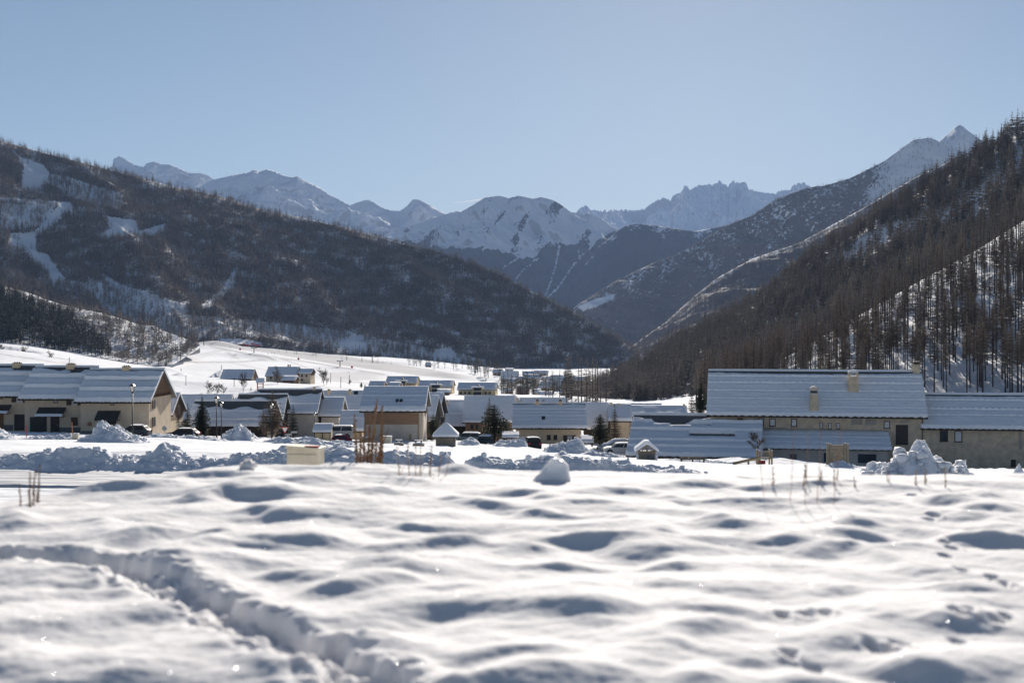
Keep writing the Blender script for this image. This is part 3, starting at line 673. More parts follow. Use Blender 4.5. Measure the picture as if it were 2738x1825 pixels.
            m = MB(); pr = [(x + math.cos(a) * hw * 1.15, zb + h * .82 + math.sin(a) * h * .18) for a in np.linspace(0, math.pi, 9)]; m.prism(pr, 1, yy - hw * 1.1, yy + hw * 1.1); m.build('chimney_hood', M['stucco_grey'], o)
            return o
        o = MB().hexa([(x - hw * 1.12, yy - hw, b), (x + hw * 1.12, yy - hw, b), (x + hw * 1.12, yy + hw, b), (x - hw * 1.12, yy + hw, b)] + [(x - hw, yy - hw * .9, zb + h * .72), (x + hw, yy - hw * .9, zb + h * .72), (x + hw, yy + hw * .9, zb + h * .72), (x - hw, yy + hw * .9, zb + h * .72)]).build('chimney', M[mat_], s.roof)
        if style == 'open':
            MB().box(x - hw, x - hw * .68, yy - hw * .9, yy + hw * .9, zb + h * .72, zb + h * .86).box(x + hw * .68, x + hw, yy - hw * .9, yy + hw * .9, zb + h * .72, zb + h * .86).build('chimney_cap', M[mat_], o)
            MB().box(x - hw * 1.08, x + hw * 1.08, yy - hw, yy + hw, zb + h * .86, zb + h * .92).build('cap_slab', M['stucco_grey'], o)
            MB().hexa([(x - hw * 1.08, yy - hw, zb + h * .92), (x + hw * 1.08, yy - hw, zb + h * .92), (x + hw * 1.08, yy + hw, zb + h * .92), (x - hw * 1.08, yy + hw, zb + h * .92)] + [(x - hw * .8, yy - hw * .7, zt), (x + hw * .8, yy - hw * .7, zt), (x + hw * .8, yy + hw * .7, zt), (x - hw * .8, yy + hw * .7, zt)]).build('cap_snow', M['snow'], o, bevel=.05)
        elif style == 'pots':
            m = MB().box(x - hw * 1.1, x + hw * 1.1, yy - hw, yy + hw, zb + h * .72, zb + h * .78)
            for q in (-.62, 0, .62): m.tube_z([(x + q * hw, yy, zb + h * .78), (x + q * hw, yy, zt)], [hw * .24, hw * .2], 8)
            m.build('chimney_pots', M['metal_black'], o)
        else:
            MB().box(x - hw * 1.15, x + hw * 1.15, yy - hw * 1.05, yy + hw * 1.05, zb + h * .72, zb + h * .78).box(x - hw * .75, x + hw * .75, yy - hw * .75, yy + hw * .75, zb + h * .78, zb + h * .92).box(x - hw * 1.1, x + hw * 1.1, yy - hw, yy + hw, zb + h * .92, zt).build('chimney_cap', M['roof_tile'], o)
        return o
    def roof_light(s, px, py, wpx, hpx):
        best = None
        for i in range(60):
            yy = -s.eo + (s.d / 2 + s.eo) * i / 59; Y = s.O.y + s.nrm.y * yy + s.x_at(px, yy) * s.dir.y; z = s.ze + s.sl * (yy + s.eo)
            p = HY - (z + s.O.z) / Y * F
            if best is None or abs(p - py) < best[0]: best = (abs(p - py), yy, z, Y)
        _, yy, z, Y = best; x = s.x_at(px, yy); hw = wpx / F * Y / 2; hh = max(.35, hpx / F * Y * .8)
        vv = Vector(s.vv); vn = Vector(s.vn); c = Vector((x, yy, z)); a = Vector((1, 0, 0))
        m = MB(); lo, hi = vn * .05, vn * .50; e = [-a * hw - vv * hh, a * hw - vv * hh, a * hw + vv * hh, -a * hw + vv * hh]
        m.hexa([c + q + lo for q in e] + [c + q + hi for q in e]); o = m.build('roof_window', M['metal_black'], s.roof)
        g = MB(); e2 = [q * .8 for q in e]; g.hexa([c + q + hi for q in e2] + [c + q + hi + vn * .02 for q in e2]); g.build('pane', M['glass'], o); return o

ROWS3 = ((.34, .20, 0, 1.1), (.66, .20, 0, 1.1), (.04, .08, 0, 1.2))
def simple_house(name, label, cat, pxL, pxR, Y, ridge, eave, ground, d=9, yaw=0.0, wall='stucco', gable=None, group=None, wins=(), snow=None, over=.5, eo=.5, chim=(), roof='roof_metal', balcony=None, gable_below=1.0):
    far = Y > 400
    sp = dict(T=.30 if far else .28, cell=1.6 if far else .4, rows=((.3, .10, 0, 1), (.62, .10, 0, 1)) if not far else ()); sp.update(snow or {})
    h = House(name, label, cat, pxL, pxR, Y, ridge, eave, ground, d, yaw, over, eo, group, wall, gable, roof, snow=sp, reach=12 if not far else 30, depth_below=2.5 if not far else 8, gable_below=gable_below)
    for q in wins: h.window(*q)
    for q in chim: h.chimney(*q)
    return h

# ------------------------------------------------------------------ street things
def street_lamp(label, px, py_top, py_bot, Y, group):
    b = at(px, py_bot, Y); H = (py_bot - py_top) / F * Y; o = empty('street_lamp', b, 0, label, 'street lamp', group); ANCH.append((b.x, b.y, b.z - float(gz(b.x, b.y, False)), 5.0))
    k = H / 5.5
    MB().tube_z([(0, 0, -.5), (0, 0, .9), (0, 0, .95), (0, 0, 4.45)], [.10, .10, .065, .055], 10).tube_z([(0, 0, 4.45), (0, 0, 4.52), (0, 0, 4.58)], [.055, .11, .07], 10).build('pole', M['metal_black'], o, smooth=True)
    a = []
    m = MB(); m.tube_z([(0, 0, 5.18), (0, 0, 5.24), (0, 0, 5.40), (0, 0, 5.46), (0, 0, 5.55)], [.36, .36, .12, .07, .02], 4)
    for q in range(4):
        t = math.pi / 4 + q * math.pi / 2; c, s_ = math.cos(t), math.sin(t); m.tube([(c * .16, s_ * .16, 4.58), (c * .30, s_ * .30, 5.18)], .02, 4)
    m.tube_z([(0, 0, 4.56), (0, 0, 4.62)], [.19, .19], 4); m.build('lantern_frame', M['metal_black'], o)
    MB().tube_z([(0, 0, 4.63), (0, 0, 5.17)], [.14, .27], 4).build('lantern_glass', M['lamp_glass'], o)
    o.scale = (1.0 * k, 1.0 * k, k)
    return o
def post_thing(name, label, cat, px, py_top, py_bot, Y, r, matn, tilt=0.0, group=None):
    b = at(px, py_bot, Y); H = (py_bot - py_top) / F * Y; ANCH.append((b.x, b.y, b.z - float(gz(b.x, b.y, False)), 4.0))
    o = MB().tube([(0, 0, -.3), (tilt * H * .5, 0, H * .5), (tilt * H, 0, H)], r, 8).build(name, M[matn], None, loc=b); return tag(o, label, cat, group)

CAR_PROFILE = {
 'suv': [(-.485, .20), (-.5, .40), (-.495, .56), (-.455, .66), (-.40, .93), (-.33, .985), (-.12, 1.0), (.05, .985), (.12, .95), (.25, .66), (.40, .60), (.475, .53), (.5, .40), (.495, .22), (.46, .16), (-.45, .16)],
 'van': [(-.49, .18), (-.5, .40), (-.5, .62), (-.49, .92), (-.45, .985), (-.1, 1.0), (.12, .99), (.18, .95), (.31, .66), (.43, .58), (.485, .50), (.5, .36), (.495, .2), (.46, .15), (-.46, .15)],
 'hatch': [(-.48, .22), (-.5, .42), (-.49, .56), (-.44, .66), (-.34, .94), (-.26, .99), (-.05, 1.0), (.06, .975), (.23, .64), (.38, .58), (.47, .50), (.5, .38), (.49, .2), (.45, .16), (-.45, .16)]}
def car(name, label, px, py_bot, Y, heading, L, Wd, H, paint, style='suv', snow=0.0, group='cars parked in the snowy village', glass='glass', windscreen_snow=False):
    b = at(px, py_bot, Y); ANCH.append((b.x, b.y, b.z - float(gz(b.x, b.y, False)), 5.0))
    o = empty(name, b, heading, label, 'car', group); prof = [(x * L, z * H) for x, z in CAR_PROFILE[style]]
    def hw(z): return Wd / 2 * (1 - .17 * max(0, (z / H - .60) / .40) - .06 * max(0, (.3 - z / H) / .3))
    m = MB(); n = len(prof); inset = .10
    for sgn in (1, -1):
        for x, z in prof: m.v.append((x * .97 - (.02 if False else 0), sgn * hw(z), z))      # rounded shoulders: full width slightly inside the profile
    for sgn in (1, -1):
        for x, z in prof: m.v.append((x, sgn * (hw(z) - inset), z + (.03 if z > .5 * H else -.0)))
    A, B, Cc, D = 0, n, 2 * n, 3 * n
    for i in range(n):
        j = (i + 1) % n; m.f += [(A + i, A + j, Cc + j, Cc + i), (Cc + i, Cc + j, D + j, D + i), (D + i, D + j, B + j, B + i)]
    # sides: split at the beltline so that the caps stay clean
    m.f += [tuple(A + i for i in reversed(range(n))), tuple(B + i for i in range(n))]
    m.build('body', paint, o, smooth=False, bevel=.025)
    # glass
    roof_i = [i for i, (x, z) in enumerate(prof) if z > .9 * H]; f0 = max(roof_i); cowl = f0 + 1; r0 = min(roof_i); belt = r0 - 1
    def lerp(a, c, t): return (a[0] + (c[0] - a[0]) * t, a[1] + (c[1] - a[1]) * t)
    top, low = prof[f0], prof[cowl]; g = MB()
    a, c = lerp(top, low, .10), lerp(top, low, .90); d = .035
    g.quad((a[0] + d, hw(a[1]) - .14, a[1] + d), (c[0] + d, hw(c[1]) - .12, c[1] + d), (c[0] + d, -hw(c[1]) + .12, c[1] + d), (a[0] + d, -hw(a[1]) + .14, a[1] + d)); g.build('windscreen', M['snow'] if windscreen_snow else M[glass], o)
    top, low = prof[r0], prof[belt]; a, c = lerp(top, low, .12), lerp(top, low, .85); g = MB()
    g.quad((a[0] - d, -hw(a[1]) + .16, a[1]), (c[0] - d, -hw(c[1]) + .14, c[1]), (c[0] - d, hw(c[1]) - .14, c[1]), (a[0] - d, hw(a[1]) - .16, a[1])); g.build('rear_window', M[glass], o)
    zb, zt = .64 * H, .93 * H; xr = lerp(prof[belt], prof[r0], .3)[0] + .18; xf = prof[cowl][0] - .10; xft = prof[f0][0] - .06; xrt = prof[r0][0] + .22
    for sgn in (1, -1):
        for q in ((0, .46), (.50, 1.0)):
            g = MB(); e = .022; P = lambda x, z: (x, sgn * (hw(z) + e), z)
            b0, b1 = xr + (xf - xr) * q[0], xr + (xf - xr) * q[1]; t0, t1 = xrt + (xft - xrt) * q[0], xrt + (xft - xrt) * q[1]
            g.quad(P(b0, zb), P(b1, zb), P(t1, zt), P(t0, zt)); g.build('side_window', M[glass], o)
        for xw in (-.31 * L, .31 * L):
            wz = .21 * H if style == 'suv' else .18 * H; yc = sgn * (Wd / 2 - .09); wv = MB()
            wv.tube([(xw, yc - sgn * .10, wz), (xw, yc + sgn * .115, wz)], wz * 1.02, 18); ty = wv.build('wheel', M['tyre'], o)
            MB().tube([(xw, yc + sgn * .11, wz), (xw, yc + sgn * .13, wz)], wz * .62, 12).build('rim', M['rim'], ty)
            ar = MB(); ar.tube([(xw, yc - sgn * .06, wz * 1.08), (xw, yc + sgn * .098, wz * 1.08)], wz * 1.28, 20); ar.build('wheel_arch', M['tyre'], o)
        MB().box(.455 * L, .488 * L, min(sgn * Wd * .27, sgn * Wd * .43), max(sgn * Wd * .27, sgn * Wd * .43), .455 * H, .535 * H).build('headlight', M['lamp_glass'], o)
        MB().box(-.505 * L, -.47 * L, min(sgn * Wd * .32, sgn * Wd * .44), max(sgn * Wd * .32, sgn * Wd * .44), .48 * H, .62 * H).build('taillight', M['red'], o)
        MB().box(.17 * L, .20 * L, min(sgn * Wd * .49, sgn * Wd * .57), max(sgn * Wd * .49, sgn * Wd * .57), .63 * H, .70 * H).build('mirror', M['tyre'], o)
    MB().box(.47 * L, .512 * L, -.28 * Wd, .28 * Wd, .24 * H, .40 * H).build('grille', M['tyre'], o)
    MB().box(.49 * L, .518 * L, -.13 * Wd, .13 * Wd, .20 * H, .25 * H).build('number_plate', M['white_paint'], o)
    if snow:
        up = [(x, z) for x, z in prof if z > .55 * H]; up = [p for i, p in enumerate(up) if (snow > .15 or p[1] > .94 * H)]
        pts = []; rr = random.Random(int(px))
        for p, q in zip(up, up[1:]):
            for t in (0, .34, .67): pts.append(lerp(p, q, t))
        pts.append(up[-1]); K = 9; m = MB(); nP = len(pts)
        for i, (x, z) in enumerate(pts):
            for k in range(K):
                y = -1 + 2 * k / (K - 1); e = (1 - abs(y) ** 3) * (1 if 0 < i < nP - 1 else .2); m.v.append((x, y * (hw(z) - .03), z + .035 + snow * e * rr.uniform(.85, 1.1)))
        for i in range(nP - 1):
            for k in range(K - 1): q = i * K + k; m.f.append((q, q + 1, q + K + 1, q + K))
        for k0 in (0, K - 1):                      # the cut edges of the snow
            b0 = len(m.v)
            for (x, z) in pts: y = -1 + 2 * k0 / (K - 1); m.v.append((x, y * (hw(z) - .05), z + .015))
            for i in range(nP - 1): m.f.append((i * K + k0, (i + 1) * K + k0, b0 + i + 1, b0 + i))
        m.build('roof_snow', M['snow'], o, smooth=True)
    return o
def person(label, px, py_bot, Y, hgt, matn, pose=0):
    b = at(px, py_bot, Y); k = hgt / 1.75; o = MB(); J = [(0, 0, .95), (0, 0, 1.15), (0, 0, 1.40), (0, 0, 1.50), (0, -.02, 1.64), (.11, 0, .88), (.13, -.06, .48), (.14, 0, .06), (-.11, 0, .88), (-.13, -.04, .48), (-.14, .02, .06), (.2, 0, 1.38), (.30, -.1, 1.12), (.30, -.32, 1.02), (-.2, 0, 1.38), (-.30, -.1, 1.12), (-.30, -.32, 1.02)]
    Rr = [.15, .15, .16, .07, .10, .10, .075, .06, .10, .075, .06, .07, .055, .045, .07, .055, .045]
    E = [(0, 1), (1, 2), (2, 3), (3, 4), (0, 5), (5, 6), (6, 7), (0, 8), (8, 9), (9, 10), (2, 11), (11, 12), (12, 13), (2, 14), (14, 15), (15, 16)]
    me = bpy.data.meshes.new('person'); me.from_pydata([tuple(c * k for c in p) for p in J], E, []); me.materials.append(M[matn]); ob = link_mesh('person', me, loc=b); ob.rotation_euler.z = pose
    md = ob.modifiers.new('skin', 'SKIN'); md.use_smooth_shade = True
    for v, r in zip(me.skin_vertices[0].data, Rr): v.radius = (r * k, r * k)
    me.skin_vertices[0].data[0].use_root = True; ob.modifiers.new('sub', 'SUBSURF').render_levels = 1
    return tag(ob, label, 'person')
# ================================================================== hills and mountains
FAR = dict(nu=300, nv=130)
def line_d(px, py, pts):
    d = np.full(np.shape(px), 1e9)
    for (x1, y1), (x2, y2) in zip(pts, pts[1:]):
        t = np.clip(((px - x1) * (x2 - x1) + (py - y1) * (y2 - y1)) / ((x2 - x1) ** 2 + (y2 - y1) ** 2), 0, 1); d = np.minimum(d, np.hypot(px - x1 - t * (x2 - x1), py - y1 - t * (y2 - y1)))
    return d
def Yd(pts, Y): return [(a, b, Y) for a, b in pts]
m_far = terrain_mat('mountain_snow_rock', rock=(.17, .165, .17), fscale=.014, speck=.03, steep=(.46, .60), rockamt=.55)
sheet('mountain', Yd([(1480, 590), (1543, 565), (1553, 551), (1569, 545), (1578, 556), (1597, 559), (1617, 564), (1649, 559), (1674, 560), (1722, 557), (1738, 543), (1754, 533), (1779, 527), (1793, 534), (1806, 516), (1850, 501), (1863, 494), (1890, 490),
  (1912, 494), (1924, 479), (1934, 488), (1947, 498), (1960, 484), (1967, 494), (1973, 487), (2004, 510), (2018, 507), (2053, 512), (2075, 516), (2088, 505), (2110, 507), (2123, 494), (2146, 487), (2163, 494), (2260, 520), (2400, 560)], 13000),
  [(1480, 680, 11000), (2400, 700, 11000)], m_far, amp=250, wav=620, jag=6, jw=14, seed=3, nu=420, nv=150, slant=.3, crest_fade=.05)
sheet('mountain', Yd([(120, 520), (230, 470), (300, 445), (303, 424), (321, 416), (333, 423), (357, 439), (384, 445), (390, 437), (411, 431), (428, 437), (458, 440), (488, 454), (512, 463), (536, 461), (559, 469), (576, 481), (600, 520), (680, 560)], 9600),
  [(120, 640, 8400), (680, 660, 8400)], m_far, amp=140, wav=380, jag=2, jw=12, seed=8, slant=-.9, aniso=.7, crest_fade=.14, **FAR)
sheet('mountain', Yd([(500, 520), (560, 482), (600, 473), (630, 466), (668, 460), (676, 453), (686, 454), (692, 459), (714, 451), (737, 459), (761, 469), (784, 473), (795, 470), (814, 482), (853, 500), (883, 521), (936, 548), (966, 537), (987, 534), (1002, 542), (1028, 557), (1046, 562), (1070, 563),
  (1088, 551), (1103, 533), (1121, 533), (1150, 548), (1192, 572), (1225, 563), (1300, 590)], 8600), [(500, 700, 7250), (1300, 720, 7250)], m_far, amp=150, wav=420, jag=1.5, jw=12, seed=15, slant=-.7, aniso=.8, nu=420, nv=150, crest_fade=.16)
def f4(px, py, z, v, X, Y):
    f = .50 * sstep(-.15, .45, fbm(px / 60 + py / 120, py / 90, 4, 5)) + .16
    low = np.interp(px, [1050, 1220, 1300, 1400, 1470, 1600, 1700], [640, 662, 655, 690, 655, 640, 600]) + 22 * fbm(px / 40, py / 60, 4, 6)
    f = np.maximum(f * (1 - .6 * sstep(.1, .4, fbm(px / 45 - py / 90, py / 200, 3, 9))), sstep(-12, 18, py - low))
    for pts, wd in (([(1495, 660), (1488, 700), (1478, 740), (1458, 790)], 4.5), ([(1586, 655), (1552, 685), (1525, 720), (1495, 765), (1465, 795)], 4.5), ([(1545, 665), (1552, 690)], 3), ([(1440, 640), (1400, 680), (1345, 715)], 5), ([(1440, 690), (1400, 720), (1380, 745)], 4),
                    ([(1330, 640), (1290, 670)], 4), ([(1560, 580), (1500, 620), (1450, 650)], 5)):
        f = f * (1 - .55 * sstep(wd * 1.3, wd * .4, line_d(px, py, pts) + 2 * fbm(px / 9, py / 9, 2, 12)))
    return np.clip(f, 0, 1)
m_mid = terrain_mat('mountain_woods', rock=(.15, .145, .145), forest=(.060, .060, .064), fscale=.012, speck=.09, steep=(.45, .6), rockamt=.5)
sheet('mountain', Yd([(1000, 640), (1080, 612), (1100, 604), (1138, 588), (1192, 573), (1234, 565), (1263, 548), (1298, 527), (1336, 523), (1361, 529), (1387, 522), (1425, 530), (1448, 526), (1476, 533), (1502, 548), (1527, 566), (1559, 573), (1578, 570), (1597, 578), (1626, 597), (1655, 615), (1720, 650), (1800, 690), (2000, 760)], 6800),
  [(1000, 860, 5700), (1500, 900, 5500), (2000, 900, 5500)], m_mid, amp=130, wav=420, jag=1.2, jw=10, seed=21, slant=.55, forest=f4, nu=420, nv=170, crest_fade=.10)
sheet('mountain', Yd([(1540, 740), (1600, 660), (1655, 615), (1674, 602), (1706, 598), (1754, 603), (1800, 610), (1860, 618), (1950, 600), (2050, 570), (2200, 560)], 6000), [(1540, 880, 5200), (2200, 880, 5100)],
  m_mid, amp=60, wav=400, jag=1.2, jw=8, seed=29, forest=lambda px, py, z, v, X, Y: np.clip(.62 + .5 * fbm(px / 50, py / 30, 4, 3) + .5 * sstep(0, .3, v), 0, 1), nu=260, nv=100)
def f3(px, py, z, v, X, Y):
    hi = sstep(2330, 2440, px + .3 * (py - 420)); f = .60 + .26 * fbm(px / 60 + py / 80, py / 60 - px / 110, 4, 31) + .22 * fbm(px / 5 + py / 9, py / 14, 3, 36) - .9 * hi * sstep(.35, .0, v) + .2 * sstep(.1, .5, v)
    d = line_d(px, py, [(1546, 812), (1660, 800)])
    f = np.where(in_poly(px, py, [(1542, 820), (1580, 804), (1640, 786), (1640, 800), (1605, 815), (1560, 830)]), 0, f)
    return np.clip(f, 0, 1)
m_l3 = terrain_mat('hill_woods', rock=(.19, .165, .14), forest=(.125, .11, .10), fscale=.02, speck=.11, steep=(.4, .55), rockamt=.25)
sheet('hill', Yd([(1500, 850), (1546, 813), (1578, 793), (1655, 745), (1738, 706), (1800, 684), (1876, 642), (1947, 602), (2018, 571), (2075, 531), (2163, 500), (2207, 495), (2273, 476), (2317, 454), (2362, 432), (2406, 400), (2441, 374), (2485, 367), (2512, 378), (2560, 400), (2700, 430), (3000, 400)], 4200),
  [(1500, 960, 3800), (1700, 960, 3550), (2000, 960, 3450), (3000, 900, 3400)], m_l3, amp=40, wav=260, jag=1.6, jw=9, seed=37, key='ridge', forest=f3, nu=380, nv=150, slant=.5)
sheet('mountain', Yd([(2380, 470), (2480, 392), (2512, 377), (2525, 366), (2547, 347), (2556, 338), (2567, 333), (2576, 338), (2582, 344), (2609, 364), (2660, 400), (2760, 450)], 5400), [(2380, 560, 4700), (2760, 560, 4700)], m_far, amp=70, wav=300, jag=1.5, jw=10, seed=44, nu=160, nv=90)
def f3b(px, py, z, v, X, Y):
    f = .74 + .40 * fbm(px / 18, py / 18, 4, 51) + .16 * sstep(.10, .4, v)
    return np.clip(f * (.62 + .38 * sstep(0, .06, v)), 0, 1)
sheet('hill', Yd([(1540, 1000), (1640, 953), (1700, 917), (1790, 852), (1850, 796), (1912, 746), (2009, 692), (2141, 647), (2270, 577), (2362, 524), (2450, 472), (2600, 402), (2800, 330), (3100, 260)], 2900), [(1540, 1008, 2500), (1700, 1000, 2250), (2000, 980, 2150), (3100, 800, 2000)],
  m_l3, amp=26, wav=170, jag=1.8, jw=9, seed=58, key='ridge2', forest=f3b, nu=340, nv=120, slant=.5)
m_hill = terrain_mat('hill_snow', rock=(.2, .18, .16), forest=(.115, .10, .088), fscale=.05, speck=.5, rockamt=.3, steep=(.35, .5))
def floor_shade(dens, k=.55):                       # snow floor coloured darker for the shade under a dense wood
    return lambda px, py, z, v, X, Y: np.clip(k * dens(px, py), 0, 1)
# the wooded hill on the left, its ski runs and clearings given as outlines seen from the village
CLEAR = [[(30, 398), (60, 424), (113, 439), (137, 472), (113, 493), (107, 511), (56, 511), (64, 445), (45, 418)],
  [(190, 542), (195, 560), (167, 579), (125, 612), (98, 629), (95, 662), (101, 677), (128, 678), (140, 706), (155, 722), (173, 745), (167, 757), (140, 757), (125, 724), (104, 706), (89, 700), (71, 668), (27, 662), (27, 624), (89, 624), (125, 588), (158, 545)],
  [(277, 576), (366, 590), (369, 620), (417, 605), (446, 596), (440, 617), (410, 630), (327, 632), (268, 629), (298, 612)], [(565, 924), (590, 905), (640, 905), (700, 915), (700, 930)], [(905, 920), (930, 905), (970, 905), (985, 945), (905, 945)], [(1150, 965), (1165, 935), (1205, 930), (1235, 975)], [(0, 528), (190, 541), (185, 548), (0, 536)]]
SEMI = [([(268, 728), (327, 762), (416, 790), (505, 815), (502, 832), (431, 838), (357, 822), (350, 800), (300, 770)], .22), ([(535, 820), (590, 775), (630, 720), (640, 720), (625, 765), (585, 800), (560, 825)], .3), ([(0, 545), (150, 545), (120, 600), (0, 620)], .45), ([(60, 740), (260, 800), (300, 880), (480, 900), (700, 900), (1100, 960), (1300, 990), (1300, 960), (900, 880), (500, 840), (300, 760)], .62), ([(110, 460), (170, 470), (330, 520), (320, 560), (200, 530), (130, 490)], .6)]
def dens1(px, py):
    d = np.ones(np.shape(px)) * (.84 + .5 * fbm(np.asarray(px) / 55, np.asarray(py) / 22, 3, 77))
    for poly, k in SEMI: d = np.where(in_poly(px, py, poly), d * k, d)
    for poly in CLEAR: d = np.where(in_poly(px, py, poly), .006, d)
    return d
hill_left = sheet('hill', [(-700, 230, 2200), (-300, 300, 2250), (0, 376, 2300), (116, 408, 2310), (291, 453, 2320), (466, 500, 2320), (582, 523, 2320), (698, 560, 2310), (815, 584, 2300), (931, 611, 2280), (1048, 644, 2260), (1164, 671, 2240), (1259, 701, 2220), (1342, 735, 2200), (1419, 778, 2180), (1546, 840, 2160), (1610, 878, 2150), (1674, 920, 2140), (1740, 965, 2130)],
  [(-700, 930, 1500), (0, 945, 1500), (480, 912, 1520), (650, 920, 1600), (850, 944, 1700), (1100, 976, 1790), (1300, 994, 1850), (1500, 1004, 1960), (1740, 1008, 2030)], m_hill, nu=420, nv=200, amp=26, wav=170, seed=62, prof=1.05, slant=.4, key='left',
  forest=floor_shade(dens1, .70))
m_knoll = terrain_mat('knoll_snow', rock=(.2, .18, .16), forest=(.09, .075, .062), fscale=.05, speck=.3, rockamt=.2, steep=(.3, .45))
PINEZ = [(-500, 700), (0, 782), (90, 818), (178, 847), (225, 878), (275, 925), (300, 960), (98, 945), (-500, 930)]
def dens0(px, py):
    d = .42 + .5 * fbm(np.asarray(px) / 30, np.asarray(py) / 14, 3, 88); d = np.where(in_poly(px, py, PINEZ), .95, d)
    d = np.where(line_d(px, py, [(215, 893), (280, 924), (340, 945), (420, 975)]) < 4, 0, d); d = np.where(line_d(px, py, [(0, 760), (75, 780), (155, 808)]) < 5, .05, d)
    return np.where(in_poly(px, py, [(455, 890), (510, 905), (480, 960), (470, 960), (470, 920)]), .15, d)
sheet('knoll', [(-700, 640, 1250), (-300, 720, 1250), (0, 762, 1250), (74, 782, 1250), (155, 811, 1250), (193, 821, 1240), (268, 836, 1220), (327, 852, 1200), (372, 868, 1180), (411, 871, 1170), (446, 888, 1150), (505, 908, 1120), (535, 922, 1100)],
  [(-700, 905, 900), (0, 917, 930), (98, 930, 940), (238, 950, 945), (342, 968, 950), (402, 979, 960), (464, 974, 970), (535, 930, 1080)], m_knoll, nu=220, nv=100, amp=9, wav=60, seed=71, prof=.95)
# the wooded slope on the right: a near spur and the higher slope behind it
def dens2(px, py):
    d = np.ones(np.shape(px)) * (.9 + .35 * fbm(np.asarray(px) / 60, np.asarray(py) / 40, 3, 99))
    d = np.where(in_poly(px, py, [(2340, 615), (2450, 590), (2565, 560), (2738, 400), (2738, 470), (2640, 530), (2560, 590), (2450, 640), (2340, 710), (2251, 730), (2243, 700)]), d * .22, d)
    return np.where(in_poly(px, py, [(1690, 1040), (1760, 1010), (1800, 1030), (1770, 1062), (1690, 1070)]), d * .3, d)
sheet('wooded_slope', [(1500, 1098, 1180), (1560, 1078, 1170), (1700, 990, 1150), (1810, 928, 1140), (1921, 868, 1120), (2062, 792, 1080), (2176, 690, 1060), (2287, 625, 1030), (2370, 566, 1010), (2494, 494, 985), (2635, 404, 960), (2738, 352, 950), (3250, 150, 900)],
  [(1500, 1102, 760), (1700, 1094, 660), (1900, 1088, 620), (2000, 1050, 640), (2212, 950, 700), (2467, 806, 710), (2738, 655, 715), (3250, 420, 710)], m_knoll, nu=300, nv=120, amp=7, wav=60, seed=81, prof=1.0, key='right', forest=floor_shade(dens2, .40))
sheet('wooded_slope', [(1860, 1094, 560), (2000, 1012, 560), (2212, 893, 560), (2318, 831, 562), (2467, 747, 570), (2604, 673, 580), (2738, 590, 590), (3250, 320, 610)],
  [(1860, 1098, 430), (2000, 1092, 400), (2212, 1088, 372), (2467, 1084, 348), (2738, 1078, 332), (3250, 1075, 318)], m_knoll, nu=260, nv=120, amp=4, wav=35, seed=83, prof=.95, back=.5, key='spur')

# ================================================================== woods
far_protos = [conifer(s, 'larch', 7, 4, .08, .27, 1.9, 1, .014, spine=False, tn=3) for s in range(6)]
mid_protos = [conifer(20 + s, 'larch', 15, 6, .14, .24, 1.15, 2, .009, tn=4) for s in range(6)]
pine_protos = [conifer(40 + s, 'pine', 9, 5, .10, .27, 1.6, 1, .014, tn=3) for s in range(4)]
rs = np.random.RandomState(1)

def heights(n, a, b, seed): return np.random.RandomState(seed).uniform(a, b, n)
P, Q = scatter('left', 46000, dens1, 5, .40)
forest_mesh('larch_wood', far_protos, P, heights(len(P), 8, 14.5, 6), [M['bark_far'], M['larch_hill']], 7, 'grey brown larch wood covering the big hill beyond the ski field', 'wood')
P, Q = scatter('knoll', 9000, dens0, 8, .35); inz = in_poly(Q[:, 0], Q[:, 1], PINEZ)
forest_mesh('larch_wood', far_protos, P[~inz], heights((~inz).sum(), 7, 11, 9), [M['bark_far'], M['larch_hill']], 10, 'thin scatter of larches on the snowy knoll above the field', 'wood')
forest_mesh('pine_wood', pine_protos, P[inz], heights(inz.sum(), 8, 13, 11), [M['bark_far'], M['needles_far']], 12, 'dark green pine wood at the foot of the knoll', 'wood')
def dens3(px, py): return f3(px, py, 0, .3 + 0 * px, 0, 0) * np.where(px > 2380, .3, 1)
P, Q = scatter('ridge', 22000, dens3, 13, .4)
forest_mesh('larch_wood', far_protos, P, heights(len(P), 8, 14, 14), [M['bark_far'], M['larch_hill']], 15, 'hazy brown larch wood on the far ridge under the snowy summit', 'wood')
P, Q = scatter('ridge2', 26000, lambda px, py: .55 + fbm(px / 50, py / 30, 3, 4), 16, .4)
forest_mesh('larch_wood', far_protos, P, heights(len(P), 8, 14, 17), [M['bark_far'], M['larch_hill']], 18, 'thin larches on the pale snowy ridge behind the wooded slope', 'wood')
# right slope: the 300 trees that show largest are things, the rest is a wood
P, Q = scatter('right', 4200, dens2, 19, .6); H = heights(len(P), 12, 19, 20)
def dens_spur(px, py): return np.clip(.72 + .7 * fbm(px / 45, py / 200, 3, 23), 0, 1)
Pn, Qn = scatter('spur', 1900, dens_spur, 21, .9); Hn = heights(len(Pn), 13.5, 19, 22)
P = np.concatenate([P, Pn]); Q = np.concatenate([Q, Qn]); H = np.concatenate([H, Hn]); near = np.arange(len(P)) >= len(P) - len(Pn)
vis = (Q[:, 0] > -40) & (Q[:, 0] < 2770); size = np.where(vis, H / P[:, 1], 0) + near * 1.0 * vis
order = np.argsort(-size); big = order[:300]; rest = np.setdiff1d(np.arange(len(P)), big)
spur_rest = rest[near[rest]]; rest = rest[~near[rest]]
fp_ = [conifer(60 + s, 'larch', 16, 5, (.40, .50, .45, .55)[s], (.12, .10, .13, .11)[s], .62, 2, .0085, tn=4) for s in range(4)]
forest_mesh('larch_wood', fp_, P[spur_rest], H[spur_rest], [M['bark_far'], M['larch_far']], 25, 'smaller thin larches filling in among the tall ones on the snowy spur', 'wood')
